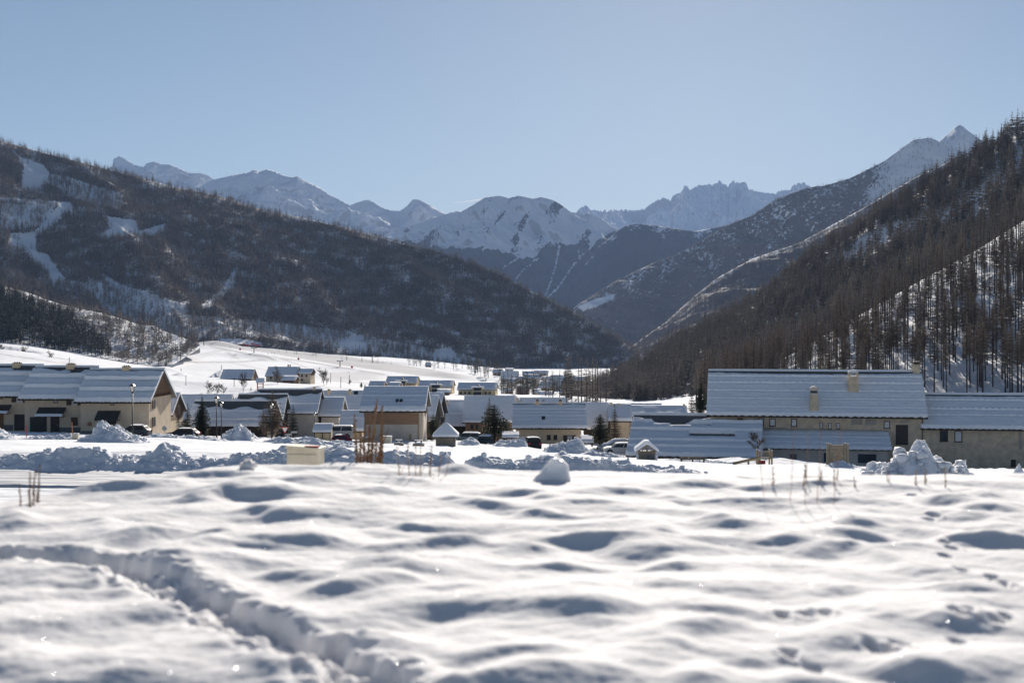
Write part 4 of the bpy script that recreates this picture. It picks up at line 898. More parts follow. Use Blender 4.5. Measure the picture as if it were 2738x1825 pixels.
forest_mesh('larch_wood', mid_protos, P[rest], H[rest], [M['bark_far'], M['larch_far']], 24, 'dense brown larch wood climbing the steep slope behind the long stone house', 'wood')
near_protos = tree_protos([conifer(60 + s, 'larch', 24, 6, (.36, .52, .44, .58, .42, .50, .34, .55)[s], (.135, .12, .15, .115, .14, .125, .16, .12)[s], .62, 3, .0095) for s in range(8)], M['bark'], M['larch_twig'])
for k, i in enumerate(big):
    rr = random.Random(int(i)); h = H[i]
    plant_tree('larch_tree', near_protos[rr.randrange(8)], P[i], h, h * rr.uniform(.85, 1.25), rr.uniform(0, 6.28), 'tall bare larch with a thin dark trunk on the snowy slope behind the stone house', 'tree', 'larches on the near slope')
# ================================================================== the village: houses
GL = 'left row of stepped terrace houses'
RS = dict(T=.30, cell=.22, rows=((.36, .30, 0, 1.4), (.70, .30, 0, 1.4), (.06, .14, 0, 1.3)), wav=.08, wavp=.5)
GAPS1 = [(.18, .95, .60, .655), (.35, .60, .265, .31), (.62, .95, .26, .31)]
h = House('terrace_house', 'end terrace house with a sunlit side wall, timber gable and tall lamp in front', 'house', 198, 404, 183, 988, 1073, 1164, 10.5, -.03, .55, .9, GL, 'stucco', 'wood_vert', snow=dict(RS, gaps=GAPS1, bare=.045), gable_below=-.4)
h.awning(262, 1097, 323, 1122, 1.6, snow=False); h.door(289, 1124, 309, 1154); h.window(296, 1073, 305, 1082, 'curtain', bar=False, name='window')
o = h.board(217, 1151, 394, 1166, 'plinth', 'plinth', .03)
h.chimney(338, 976, 990, 19, 'pots', 'stucco_tan', y=h.d / 2)
def gable_windows(h, rects, kind='glass'):
    for (y0, y1, z0, z1) in rects:
        o = MB().box(h.W + .01, h.W + .07, y0, y1, z0, z1).build('window', M['frame'], h.root); MB().box(h.W + .07, h.W + .085, y0 + .1, y1 - .1, z0 + .12, z1 - .1).build('pane', M[kind], o)
        MB().box(h.W + .01, h.W + .10, y0 - .45, y0 - .02, z0, z1).build('shutter', M['shutter'], o)
gable_windows(h, [(1.9, 2.9, 1.0, 2.2), (1.9, 2.9, 3.3, 4.4)])
x0, x1, z0, z1 = h.rect(234, 1125, 246, 1138); s = MB(); s.prism([(x0, z0), (x1, z0), (x1, z0 + .36), ((x0 + x1) / 2, z1), (x0, z0 + .36)], 1, -.10, 0); so_ = s.build('wall_plaque', M['wood_pale'], h.root)
MB().box(x0 + .12, x1 - .12, -.15, -.10, z0 + .08, z0 + .34).build('plaque_ornament', M['orange'], so_)
h = House('terrace_house', 'middle terrace house with a dark garage door and a snow rimmed canopy', 'house', 48, 224, 185.5, 981, 1065, 1157, 10.5, -.03, .55, .9, GL, 'stucco', None, snow=dict(RS, gaps=[(.25, .8, .60, .645), (.42, .72, .262, .305)], bare_f=lambda u: .10 + .10 * sstep(.55, .6, u) * sstep(.83, .75, u) + .05 * sstep(.1, .3, u) * sstep(.5, .4, u) - .06 * sstep(.45, .3, u)))
h.awning(104, 1088, 177, 1112, 1.6); h.door(137, 1114, 157, 1157); h.board(80, 1114, 125, 1158, 'garage_door', 'garage', .03, lines=7); h.window(144, 1066, 154, 1076, 'curtain', bar=False)
h.board(178, 1066, 192, 1083, 'shutter', 'shutter', .07); h.window(192, 1066, 207, 1082, 'curtain', 'white_frame'); h.board(207.5, 1070, 217, 1083, 'shutter', 'shutter', .07); h.board(190, 1115, 208, 1137, 'shutter', 'shutter', .06, label='closed dark shutter')
h.board(158, 1142, 218, 1160, 'plinth', 'plinth', .02); h.chimney(190, 970, 986, 20, 'pots', 'stucco_tan', y=h.d / 2)
h = House('terrace_house', 'terrace house cut off by the edge of the photo, left of the middle one', 'house', -95, 72, 188, 977, 1058, 1150, 10.5, -.03, .55, .9, GL, 'stucco', None, snow=dict(RS, gaps=[(.5, 1, .60, .645)], bare_f=lambda u: .09 + .08 * sstep(.5, .55, u)))
h.awning(-40, 1081, 31, 1104, 1.6); h.door(-14, 1105, 8, 1149, 'wood'); h.board(38, 1107, 67, 1150, 'garage_door', 'garage', .03, lines=7); h.board(31, 1058, 44, 1075, 'shutter', 'shutter', .07); h.window(44, 1058, 61, 1075, 'curtain', 'white_frame'); h.board(61.5, 1060, 67, 1076, 'shutter', 'shutter', .07)
h.board(9, 1135, 36, 1150, 'plinth', 'plinth', .02); h.board(8, 1063, -2, 1068, 'wall_vent', 'wood_pale', .06); h.chimney(46, 967, 982, 20, 'pots', 'stucco_tan', y=h.d / 2)
simple_house('chalet', 'small house with a brown timber gable squeezed behind the end terrace house', 'house', 330, 462, 203, 1052, 1108, 1166, 8, 0, 'stucco_tan', 'wood')
simple_house('house', 'low house with a plain snow roof behind the slim snowy conifers', 'house', 436, 610, 243, 1057, 1124, 1166, 9, .02, 'stucco_grey', snow=dict(bare=.0))
simple_house('house', 'long low roof with a bare dark ridge strip behind the tall dense conifer', 'house', 497, 722, 213, 1072, 1138, 1167, 11, .0, 'wood_dark', snow=dict(T=.3, cell=.3, bare_f=lambda u: .30 + .06 * np.sin(u * 17) - .22 * sstep(.2, .1, u), rows=((.22, .2, 0, 1.2), (.55, .12, 0, 1), (.80, .1, 0, 1)), gaps=[(.55, .95, .17, .20)]))
simple_house('house', 'house with a bare ridge behind the leafless larch', 'house', 620, 755, 226, 1054, 1136, 1168, 10, .0, 'wood_dark', snow=dict(bare_f=lambda u: .14 + .05 * np.sin(u * 11), rows=((.3, .15, 0, 1), (.6, .12, 0, 1))))
h = simple_house('house', 'large house with a blank grey front wall and a wide bare dark ridge strip', 'house', 672, 849, 234, 1041, 1104, 1164, 11, .0, 'stucco_grey', snow=dict(bare_f=lambda u: .24 + .05 * np.sin(u * 13) - .15 * sstep(.25, .0, u) - .12 * sstep(.93, 1, u), rows=((.36, .2, 0, 1.2), (.04, .08, 0, 1)), gaps=[(.3, .8, .30, .335)]))
h.chimney(840, 1034, 1044, 5, y=h.d / 2)
simple_house('house', 'narrow house with a dark rimmed roof between the grey walled house and the barn', 'house', 850, 913, 238, 1064, 1111, 1162, 9, .0, 'stucco_grey', snow=dict(rows=((.72, .08, .9, 1), (.6, .06, .9, 1), (.12, .12, 0, 1)), gaps=[(.05, .95, .16, .19)]))
h = simple_house('house', 'house with two round headed chimneys behind the narrow roof', 'house', 848, 985, 262, 1046, 1101, 1150, 10, .0, 'stucco', snow=dict(rows=((.75, .1, 0, 1), (.35, .1, 0, 1))))
h.chimney(880, 1039, 1056, 8, 'dome'); h.chimney(936, 1039, 1058, 8, 'dome'); h.roof_light(952, 1054, 10, 4)
simple_house('garage_building', 'low snow covered garage beside the timber fronted barn', 'garage', 904, 976, 216, 1100, 1151, 1180, 8, .0, 'stucco_tan', snow=dict(rows=((.62, .15, 0, 1), (.06, .12, 0, 1.3))))
h = House('timber_barn', 'big barn with a timber band over pale grey boards and two small roof vents', 'barn', 961, 1138, 195, 1038, 1098, 1180, 11, .0, .55, 1.1, None, 'stucco_grey', 'wood', snow=dict(T=.34, cell=.22, rows=((.60, .10, 0, 1.2), (.40, .06, 0, 1), (.10, .16, 0, 2.2), (.78, .05, 0, 1)), wav=.10, wavp=.9))
h.board(975, 1104, 1120, 1134, 'timber_band', 'wood_red', .06, lines=7); h.board(974, 1104, 977, 1178, 'corner_post', 'wood_pale', .12); h.board(1118, 1104, 1121, 1178, 'corner_post', 'wood_pale', .12); h.roof_light(1062, 1077, 7, 4); h.roof_light(1073, 1077, 7, 4)
h.board(1094, 1160, 1100, 1175, 'hatch', 'wood_pale', .05); MB().box(h.W, h.W + .06, .1, 3.2, -.5, h.ze).build('side_boarding', M['wood_pale'], h.root)
simple_house('house', 'sharp dark gable end close behind the timber fronted barn', 'house', 1110, 1161, 215, 1060, 1124, 1172, 9, -.10, 'wood_dark', 'wood_dark', snow=dict(T=.3))
simple_house('house', 'taller dark gable end rising behind the first sharp gable', 'house', 1112, 1174, 233, 1052, 1112, 1172, 9.5, -.10, 'wood_dark', 'wood_dark', snow=dict(T=.3))
h = simple_house('house', 'house with a broad eave behind the pyramid roofed hut', 'house', 1168, 1252, 252, 1072, 1138, 1172, 11, .0, 'wood_dark', snow=dict(rows=((.46, .22, 0, 1.2), (.9, .1, 0, 1)), gaps=[(0, 1, .40, .425)])); h.chimney(1195, 1068, 1088, 8, 'dome')
h = simple_house('house', 'broad house with a brown boarded front behind the big pine', 'house', 1236, 1376, 245, 1060, 1128, 1184, 11, -.03, 'wood_red', snow=dict(rows=((.03, .1, 0, 1),)))
h.board(1243, 1152, 1284, 1157, 'balcony_rail', 'wood_dark', .9); h.window(1258, 1134, 1266, 1146); h.window(1272, 1134, 1279, 1146)
h = House('house', 'cream walled house with two chimneys and a double window beside the ploughed heap', 'house', 1369, 1570, 225, 1079, 1143, 1187, 10, -.02, .9, .7, None, 'stucco_tan', None, snow=dict(T=.3, cell=.28, rows=((.74, .15, .95, 1), (.60, .07, 0, 1), (.47, .08, 0, 1), (.30, .06, 0, 1), (.05, .10, 0, 1)), bare=.05, wav=.06, wavp=.6))
h.chimney(1437, 1066, 1087, 8, 'block'); h.chimney(1498, 1066, 1087, 8, 'block'); h.roof_light(1453, 1122, 9, 5); h.window(1462, 1162, 1472.5, 1175); h.window(1480, 1162, 1490, 1175)
h.board(1506, 1163, 1515, 1182, 'shutter', 'shutter', .07); h.window(1515.5, 1163, 1531, 1182, 'curtain', 'frame'); h.board(1531.5, 1163, 1540, 1182, 'shutter', 'shutter', .07)
h = simple_house('house', 'roof with a small snowy dormer showing behind the two chimneys', 'house', 1372, 1516, 276, 1065, 1118, 1160, 10, .0, 'stucco'); h.chimney(1392, 1069, 1075, 6); h.chimney(1453, 1069, 1075, 6)
dz = MB(); X0 = h.x_at(1374, 4); dz.prism([(X0 - 1.0, h.zr - .3), (X0 + 1.0, h.zr - .3), (X0, h.zr + .75)], 1, 3.2, 5); dz.build('dormer', M['stucco'], h.root)
sd = MB(); sd.prism([(X0 - 1.25, h.zr - .35), (X0, h.zr + .72), (X0 + 1.25, h.zr - .35), (X0 + 1.25, h.zr - .05), (X0, h.zr + 1.05), (X0 - 1.25, h.zr - .05)], 1, 2.8, 5.2); sd.build('dormer_snow', M['snow'], h.root)
simple_house('house', 'steep roof with a narrow dark gable left of the bare larch', 'house', 1552, 1625, 241, 1078, 1146, 1190, 10, -.16, 'wood_dark', 'wood_dark', snow=dict(rows=()))
h = simple_house('house', 'house with a tan wall glimpsed between the small pine and the long snowy barn roof', 'house', 1626, 1690, 236, 1082, 1124, 1192, 9, -.05, 'stucco_tan', snow=dict(rows=((.08, .2, 0, 1.4),))); h.chimney(1634, 1075, 1086, 7, 'dome'); h.chimney(1656, 1078, 1088, 6, 'dome')
h = simple_house('house', 'long roof with a thin chimney showing over the dark ridge of the snowy barn', 'house', 1652, 1840, 247, 1086, 1113, 1165, 8, -.06, 'stucco', snow=dict(rows=((.2, .15, 0, 1.2),))); h.chimney(1676, 1077, 1090, 6, 'dome'); h.chimney(1829, 1079, 1089, 6, 'dome')
simple_house('house', 'thin strip of snow roof farthest back beside the wooded slope', 'house', 1650, 1772, 266, 1080, 1106, 1150, 8, -.06, 'stucco')
# the long stone house on the right, its barn and its annex
YW = -.17
h = House('stone_barn', 'low barn under one huge snow roof with dark slid patches', 'barn', 1673, 2040, 190, 1109, 1217, 1229, 25, YW, .35, .5, None, 'stone', None, reach=7, snow=dict(T=.42, cell=.22, seed=91, rows=((.80, .28, 0, 1.8), (.60, .27, 0, 1.7), (.34, .22, 0, 1.7), (.19, .22, 0, 1.5), (.03, .10, 1.1, 1.5)), wav=.10, wavp=1.1,
  bare_f=lambda u: .10 + .13 * sstep(.02, .25, u) * sstep(.60, .38, u) + .05 * sstep(.6, .7, u), gaps=[(.30, .62, .70, .77), (.45, .80, .43, .555), (.02, .10, .54, .585), (.03, .055, .775, .79), (.065, .09, .775, .79), (.16, .22, .775, .787)]))
h.board(1845, 1219, 1860, 1228, 'shutter', 'red', .05); h.board(1770, 1219, 1782, 1228, 'hatch', 'wood_dark', .05)
MAIN = h
h = House('stone_house', 'long stone house with a wavy snow roof, two chimneys and small upper windows', 'house', 1889, 2481, 198.5, 991, 1109, 1250, 14, YW, .5, .75, None, 'stone', None, depth_below=4, reach=7, snow=dict(T=.36, cell=.2, seed=17, wav=.16, wavp=.95,
  rows=((.86, .18, .85, 1.0), (.71, .18, .85, 1.0), (.53, .14, 1.1, .8), (.35, .11, 1.2, .8), (.17, .09, 1.2, .8), (.03, .08, .95, 1)), bare_f=lambda u: .045 + .03 * np.sin(u * 3.1)))
h.chimney(2176, 1032, 1098, 22, 'dome', 'stone'); h.chimney(2281, 990, 1045, 25, 'open', 'stone'); h.chimney(2450, 966, 996, 17, 'block', 'stone', y=h.d / 2)
h.board(1971, 1116, 1987, 1136, 'shutter', 'wood', .06, lines=5, label='closed brown shutter')
for q in ((2027, 1117, 2043, 1138), (2057, 1118, 2074, 1139), (2115, 1119, 2131, 1140), (2363, 1125, 2380, 1145)): h.window(*q, kind='curtain', bar=False)
for q in ((2192, 1129, 2200, 1145), (2215, 1130, 2223, 1146), (2237, 1130, 2246, 1146)): h.window(*q, kind='curtain', bar=False)
for q in ((2276, 1119, 2306, 1135), (2314, 1119, 2344, 1136), (2408, 1123, 2431, 1130)): h.board(*q, 'wall_panel', 'stone_grey', .03)
h.board(2395, 1135, 2428, 1189, 'barn_door', 'door', .06, lines=0)
x0, x1, z0, z1 = h.rect(1917, 1137, 2378, 1153); zz = h.xz(2378, 1160)[1]; zl = h.xz(1917, 1153)[1]
MB().hexa([(x0, -.05, zl - .6), (x1, -.05, zl - .6), (x1, 0, zl - .6), (x0, 0, zl - .6), (x0, -.05, h.xz(1917, 1138)[1]), (x1, -.05, h.xz(2378, 1150)[1]), (x1, 0, h.xz(2378, 1150)[1]), (x0, 0, h.xz(1917, 1138)[1])]).build('slate_band', M['stone_grey'], h.root)
dx, dz_ = h.xz(2441, 1202); dsh = MB().tube([(dx, -.5, dz_), (dx, -.42, dz_), (dx, -.35, dz_)], [.42, .38, .15], 16); dish = dsh.build('satellite_dish', M['metal_black'], h.root, smooth=False)
MB().tube([(dx, 0, dz_), (dx, -.36, dz_)], .04, 6).build('bracket', M['metal_black'], dish)
MB().tube([(h.W - .15, -.12, -.5), (h.W - .15, -.12, h.ze)], .06, 8).build('drainpipe', M['roof_tile'], h.root)
# lean-to along its front
lt = h; e0 = h.x_at(2012, -4.6); e1 = h.x_at(2384, -4.6); out = 5.2
def zat(px, py, y): return h.xz(px, py, y)[1]
za, zb_ = zat(2030, 1154, -.06), zat(2200, 1199, -out)
ln = MB().prism([(-.06, -4), (-.06, za - .25), (-out + .6, zb_ + (za - zb_) * .6 / out - .25), (-out + .6, -4)], 0, e0, e1 - .5).build('lean_to', M['stucco_grey'], h.root)
MB().prism([(-.06, za - .2), (-.06, za - .04), (-out, zb_ - .04), (-out, zb_ - .2)], 0, e0 - .3, e1).build('lean_to_roof', M['roof_tile'], ln)
Ls = math.hypot(out, za - zb_); snow_layer('lean_to_snow', ln, e1 - e0 + .3, Ls, (e0 - .3, -out, zb_ - .02), (1, 0, 0), (0, out / Ls, (za - zb_) / Ls), (0, -(za - zb_) / Ls, out / Ls), T=.34, cell=.2, seed=66, rows=((.85, .08, 1, .9), (.62, .10, 0, 1.2), (.3, .08, 0, 1.1), (.04, .1, .9, 1)), wav=.14, wavp=.9)
def lean_rect(px0, py0, px1, py1, name, matn, pr=.05):
    yy = -out + .6; a, z1 = h.xz(px0, py0, yy); b, _ = h.xz(px1, py0, yy); _, z0 = h.xz(px0, py1, yy); return MB().box(a, b, yy - pr, yy + .02, z0, z1).build(name, M[matn], ln), (a, b, yy - pr, z0, z1)
o, (a, b, yy, z0, z1) = lean_rect(2294, 1213, 2343, 1237, 'window', 'metal_black')
for k in range(4): MB().box(a + (b - a) * (k + .06) / 4, a + (b - a) * (k + .94) / 4, yy - .02, yy, z0 + .1, z1 - .08).build('pane', M['glass'], o)
o, (a, b, yy, z0, z1) = lean_rect(2112, 1213, 2130, 1234, 'door', 'plinth'); o, q = lean_rect(2203, 1210, 2212, 1234, 'window', 'glass')
h = House('stone_annex', 'stone wing of the long house with two tall windows, running out of the photo', 'house', 2462, 3030, 194, 1054, 1144, 1252, 13, YW, .3, .7, None, 'stone', None, depth_below=5, reach=7, snow=dict(T=.36, cell=.2, seed=27, wav=.12, wavp=.8,
  rows=((.80, .19, .85, 1.0), (.53, .20, .85, 1.1), (.35, .14, 1.1, .8), (.04, .08, .9, 1)), bare=.07))
h.window(2513, 1150, 2535, 1180, 'glass', bar=False); h.window(2552, 1151, 2573, 1181, 'curtain', bar=False); h.board(2703, 1228, 2716, 1248, 'hatch', 'door', .05); h.board(2516, 1223, 2524, 1240, 'hatch', 'door', .05)
h.board(2725, 1150, 2733, 1200, 'downpipe', 'stone_grey', .1)

# ================================================================== chalets, flats and houses farther up the valley
GV = 'houses of the far village'
def far_house(*a, **k):
    h = simple_house(*a, **k); return h
far_house('chalet', 'wide chalet alone on the ski field with a plain grey roof and brown end wall', 'chalet', 588, 674, 700, 987, 1012, 1022, 14, -.03, 'wood_dark', 'wood')
h = far_house('chalet', 'big chalet with a broad brown gable beside two leafless trees on the ski field', 'chalet', 708, 792, 690, 980, 1005, 1022, 16, -.05, 'stucco', 'wood', wins=[(722, 1007, 727, 1013), (738, 1007, 743, 1013), (756, 1008, 761, 1014)]); h.chimney(771, 974, 981, 4, y=h.d / 2); h.chimney(776, 974, 981, 3, y=h.d / 2)
far_house('chalet', 'annex with a low roof in front of the big chalet', 'chalet', 752, 790, 670, 1005, 1016, 1022, 10, -.05, 'wood')
far_house('chalet', 'narrow two storey chalet right of the big chalet', 'chalet', 797, 832, 690, 985, 998, 1021, 10, -.08, 'stucco', 'wood_dark', wins=[(805, 1001, 810, 1007), (817, 1001, 822, 1007), (805, 1012, 810, 1018)])
GA = 'row of yellow apartment houses'
for (nm, lb, l, r_, ri, ea, gr, Y) in (('apartment_block', 'yellow apartment house standing highest in its row, left end', 1030, 1114, 1005, 1024, 1046, 640), ('apartment_block', 'yellow apartment house in the middle of the row of three', 1118, 1210, 1016, 1034, 1058, 625), ('apartment_block', 'yellow apartment house with a sunlit right wall, right end of its row', 1222, 1328, 1022, 1041, 1066, 610)):
    m = (l + r_) / 2; h = far_house(nm, lb, 'apartment house', l, r_, Y, ri, ea, gr, 15, -.05, 'stucco_yellow', group=GA, wins=[(l + 8 + k * 11, ea + 6, l + 13 + k * 11, ea + 12) for k in range(int((r_ - l - 10) / 11))])
    a, b, c, d_ = h.rect(m - 12, ea - 6, m + 16, gr - 2); pr = MB().box(a, b, -1.6, 0, c - 3, d_).build('stair_bay', M['stucco_yellow'], h.root); MB().box(a - .3, b + .3, -2.0, .2, d_, d_ + .4).build('bay_snow', M['snow'], pr)
    q = MB().prism([(h.W * .45, h.zr - 2.2), (h.W * .62, h.zr - 2.2), (h.W * .535, h.zr - .6)], 1, 1.5, 6).build('dormer', M['wood_dark'], h.root)
    for k in range(2):
        z = c + (d_ - c) * (.3 + .4 * k); MB().box(a + .6, b - .6, -1.66, -1.6, z, z + 1.4).build('window', M['glass'], pr)
far_house('house', 'small low house at the left foot of the yellow apartment row', 'house', 984, 1026, 600, 1018, 1034, 1046, 11, -.05, 'wood_red'); far_house('house', 'small gabled house tucked between the low house and the first apartment house', 'house', 1036, 1066, 590, 1022, 1036, 1048, 10, -.1, 'wood_red', 'wood_red')
far_house('chalet', 'snow roofed shed in front of the middle apartment house', 'shed', 1168, 1204, 590, 1040, 1049, 1056, 8, 0, 'wood')
for (lb, l, r_, ri, ea, gr, Y, w_, g_) in (
  ('large pale house with a flat looking snow roof among dark pines in the far village', 1338, 1386, 992, 1012, 1030, 1050, 'stucco_grey', None),
  ('tall grey house with one big dark square opening in the far village', 1402, 1444, 1001, 1011, 1034, 960, 'stucco_grey', None),
  ('house with one slope of its snow roof lit white by the sun', 1440, 1472, 1018, 1036, 1056, 880, 'wood_pale', 'wood_pale'),
  ('broad roofed house right of the sunlit roof in the far village', 1464, 1518, 1006, 1032, 1052, 930, 'stucco', None),
  ('half hidden house behind the first larches at the foot of the wooded slope', 1526, 1562, 1006, 1016, 1034, 1000, 'stucco_tan', None),
  ('low long house with a bright snow rim between the flats and the far village', 1378, 1416, 1028, 1034, 1050, 850, 'wood', None),
  ('small house high in the far village below the wooded hill', 1316, 1344, 987, 996, 1006, 1150, 'stucco', None),
  ('small dark chalet at the top end of the far village', 1396, 1426, 992, 1001, 1010, 1120, 'wood_dark', 'wood_dark'),
  ('low house lowest in the far village, just above the near snow roofs', 1438, 1476, 1046, 1056, 1066, 800, 'stucco_tan', None),
  ('little roof at the right end of the far village', 1476, 1504, 1002, 1010, 1020, 1060, 'stucco', None),
  ('grey roofed house hard against the left pines of the far village', 1352, 1380, 1012, 1021, 1036, 940, 'stucco', None),
  ('narrow brown house left of the tall grey house with the square opening', 1384, 1402, 1006, 1015, 1032, 980, 'wood', 'wood'),
  ('long white roof behind the tall grey house of the far village', 1420, 1466, 990, 997, 1008, 1180, 'stucco_grey', None),
  ('little house under the bright slope right of the tall grey house', 1444, 1462, 1006, 1013, 1024, 1010, 'stucco_tan', None),
  ('house with a shaded broad roof below the sunlit one', 1424, 1446, 1040, 1050, 1062, 820, 'stucco_yellow', None),
  ('small roof between the broad roofed house and the larches', 1508, 1534, 1018, 1027, 1042, 930, 'stucco_tan', None),
  ('brown chalet lowest among the larches at the right of the far village', 1496, 1526, 1040, 1050, 1064, 820, 'wood', 'wood'),
  ('faraway white roof at the very edge of the hill wood', 1350, 1372, 984, 989, 996, 1260, 'stucco', None),
  ('pale house behind the low long one near the flats', 1346, 1372, 1036, 1045, 1058, 860, 'stucco_yellow', None),
  ('tiny hut with a blue shadowed roof at the edge of the wood', 1136, 1151, 969, 977, 985, 1500, 'wood', None)):
    h = far_house('house', lb, 'house', l, r_, Y, ri, ea, gr, 11, -.28 if 'slope' in lb else -.06, w_, g_, group=GV, wins=[(l + 6 + k * 9, ea + 3, l + 10 + k * 9, ea + 8) for k in range(int((r_ - l - 8) / 9))] if 'square' not in lb else ())
    if 'square' in lb: h.board(1421, 1014, 1434, 1030, 'opening', 'plinth', .1)
# belfry-like lookout with red legs
b = at(696, 1042, 420); ANCH.append((b.x, b.y, b.z - float(gz(b.x, b.y, False)), 8)); o = empty('bell_tower', b, .1, 'small open tower on red posts with a snow covered roof', 'tower'); H = 32 / F * 420; wv = 7.5 / F * 420
for sx in (-1, 1):
    for sy in (-1, 1): MB().box(sx * wv - .09, sx * wv + .09, sy * wv - .09, sy * wv + .09, -1, H * .62).build('leg', M['red'], o)
m = MB()
for z in (.25, .5): m.box(-wv, wv, -wv - .05, -wv + .05, H * z, H * z + .12).box(-wv, wv, wv - .05, wv + .05, H * z, H * z + .12)
m.build('crossbar', M['red'], o); MB().prism([(-wv * 1.5, H * .60), (wv * 1.5, H * .60), (0, H * .93)], 0, -wv * 1.4, wv * 1.4).build('roof', M['wood_dark'], o); MB().prism([(-wv * 1.6, H * .62), (0, H * .95), (wv * 1.6, H * .62), (wv * 1.6, H * .66), (0, H * 1.0), (-wv * 1.6, H * .66)], 0, -wv * 1.45, wv * 1.45).build('roof_snow', M['snow'], o)
# ================================================================== trees in and round the village
sp_dense = tree_protos([conifer(101 + s, 'spruce', 40, 12, .03, .25, 1.0, 4, .018) for s in range(2)], M['bark'], M['needles'])
sp_thin = tree_protos([conifer(111 + s, 'spruce', 26, 9, .05, .25, .7, 4, .014) for s in range(3)], M['bark'], M['needles'])
pine_near = tree_protos([conifer(121 + s, 'pine', 22, 11, .08, .36, .85, 4, .022) for s in range(3)], M['bark'], M['needles_pine'])
larch_near = tree_protos([conifer(131 + s, 'larch', 34, 11, .06, .27, .50, 4, .014) for s in range(3)], M['bark'], M['larch_twig'])
snowy = tree_protos([conifer(141, 'spruce', 18, 7, .08, .24, .6, 3, .014)], M['bark'], mat('needles_snowy', (.035, .045, .03), (.45, .47, .5), 2.5, .85, lo=.42, hi=.58))
def vtree(meshes, label, px, pt, pb, Y, wd, name='conifer', group=None, seed=0):
    b = at(px, pb, Y); h = (pb - pt) / F * Y; ANCH.append((b.x, b.y, b.z - float(gz(b.x, b.y, False)), 5.0))
    return plant_tree(name, meshes, b, h, h * wd, seed, label, 'tree', group)
vtree(sp_dense[0], 'tallest dense dark green conifer in front of the low ridge stripped roof', 540, 1058, 1168, 196, 1.15, 'spruce_tree')
vtree(sp_thin[0], 'narrow green conifer half hidden behind the dense dark one', 501, 1078, 1160, 208, .95, 'spruce_tree', seed=1)
vtree(snowy[0], 'thin snow dusted conifer beside the sunlit end wall of the terrace', 478, 1080, 1166, 200, .75, 'spruce_tree', seed=2)
vtree(sp_thin[1], 'slim dark spruce beside the triangular give way sign', 784, 1082, 1172, 190, .95, 'spruce_tree', seed=3)
vtree(larch_near[0], 'big leafless larch with grey brown twigs left of the give way sign', 727, 1042, 1168, 192, 1.5, 'larch_tree', seed=4)
vtree(larch_near[1], 'smaller bare larch pressed against the big leafless larch', 704, 1092, 1166, 196, .9, 'larch_tree', seed=5)
vtree(pine_near[0], 'big loose green pine behind the dark green van', 1322, 1081, 1182, 212, 1.35, 'pine_tree', seed=6)
vtree(pine_near[1], 'low spreading pine right beside the big loose pine', 1352, 1120, 1182, 218, 1.3, 'pine_tree', seed=7)
vtree(larch_near[2], 'bare spindly larch rising left behind the big loose pine', 1308, 1062, 1178, 226, .95, 'larch_tree', seed=8)
vtree(pine_near[2], 'olive green pine between the cream house and the long snowy barn roof', 1604, 1106, 1194, 208, 1.1, 'pine_tree', seed=9)
vtree(larch_near[0], 'thin bare larch left of the long snowy barn roof', 1643, 1080, 1198, 214, .8, 'larch_tree', seed=10)
vtree(sp_dense[1], 'dark evergreen squeezed between the stone house and the wooded slope', 1874, 1010, 1112, 216, .95, 'spruce_tree', seed=11)
vtree(sp_thin[2], 'dark spruce left behind the evergreen at the stone house corner', 1850, 1040, 1112, 225, .9, 'spruce_tree', seed=12)
vtree(pine_near[1], 'dark bushy evergreen in the gap right of the timber fronted barn', 1158, 1108, 1172, 206, 1.05, 'pine_tree', seed=13)
vtree(larch_near[1], 'leafless larch poking over the dark evergreen by the timber barn', 1143, 1096, 1172, 209, .8, 'larch_tree', seed=14)
vtree(sp_thin[0], 'little spruce growing at the foot of the big leafless larch', 697, 1136, 1166, 188, .9, 'spruce_tree', seed=15)
bare_protos = []
for s in range(5):
    T, K = bare_tree(200 + s, (.30, .26, .34, .22, .30)[s], 4, .5, 6, .016, .10); bare_protos.append((T, K))
bm = []
for T, K in bare_protos:
    a = bpy.data.meshes.new('trunk'); a.from_pydata(T.v, [], T.f); a.materials.append(M['bark']); c = bpy.data.meshes.new('crown'); c.from_pydata(K.v, [], K.f); c.materials.append(M['twig']); bm.append((a, c))
vtree(bm[2], 'small bare fruit tree with a round twiggy crown against the barn roof', 2026, 1152, 1214, 178, 1.4, 'bare_tree', seed=1.3)
for i, (px, pt, pb, Y, wd, lb) in enumerate((
  (561, 1014, 1056, 560, .9, 'tallest of three bare trees clumped on the snow behind the low roofs'), (581, 1022, 1056, 555, .9, 'middle bare tree of the clump behind the low roofs'), (598, 1024, 1058, 550, .9, 'last bare tree of the clump, nearest the dark conifer tips'),
  (649, 991, 1056, 540, .55, 'tall thin bare tree in front of the wide grey roofed chalet'), (743, 976, 1028, 640, .65, 'thin bare tree in front of the big gabled chalet'), (866, 979, 1028, 650, .75, 'bare tree alone on the snow right of the narrow chalet'), (874, 984, 1028, 655, .7, 'second bare trunk beside the lone tree right of the chalet'),
  (4, 918, 946, 860, .9, 'bare tree at the left edge of the photo above the terrace roofs'), (65, 922, 959, 830, .9, 'round bare tree on the white slope above the terrace roofs'), (50, 934, 957, 835, .8, 'smaller bush like tree touching the round bare tree'), (139, 933, 968, 800, .75, 'bare tree with a thin trunk halfway along the white slope'), (154, 957, 971, 795, .6, 'tiny sapling beside the halfway bare tree'),
  (935, 1014, 1030, 620, 1.0, 'low leafless bush by the far piste edge'))):
    vtree(bm[i % 5], lb, px, pt, pb, Y, wd * 1.3, 'bare_tree', seed=i * 1.1)
vtree(sp_thin[1], 'small green spruce among the bare trees behind the low roofs', 671, 1032, 1054, 520, .95, 'spruce_tree', seed=3)
vtree(sp_thin[2], 'dark spruce at the foot of the knoll where the field begins', 443, 957, 980, 900, 1.1, 'spruce_tree', seed=2)
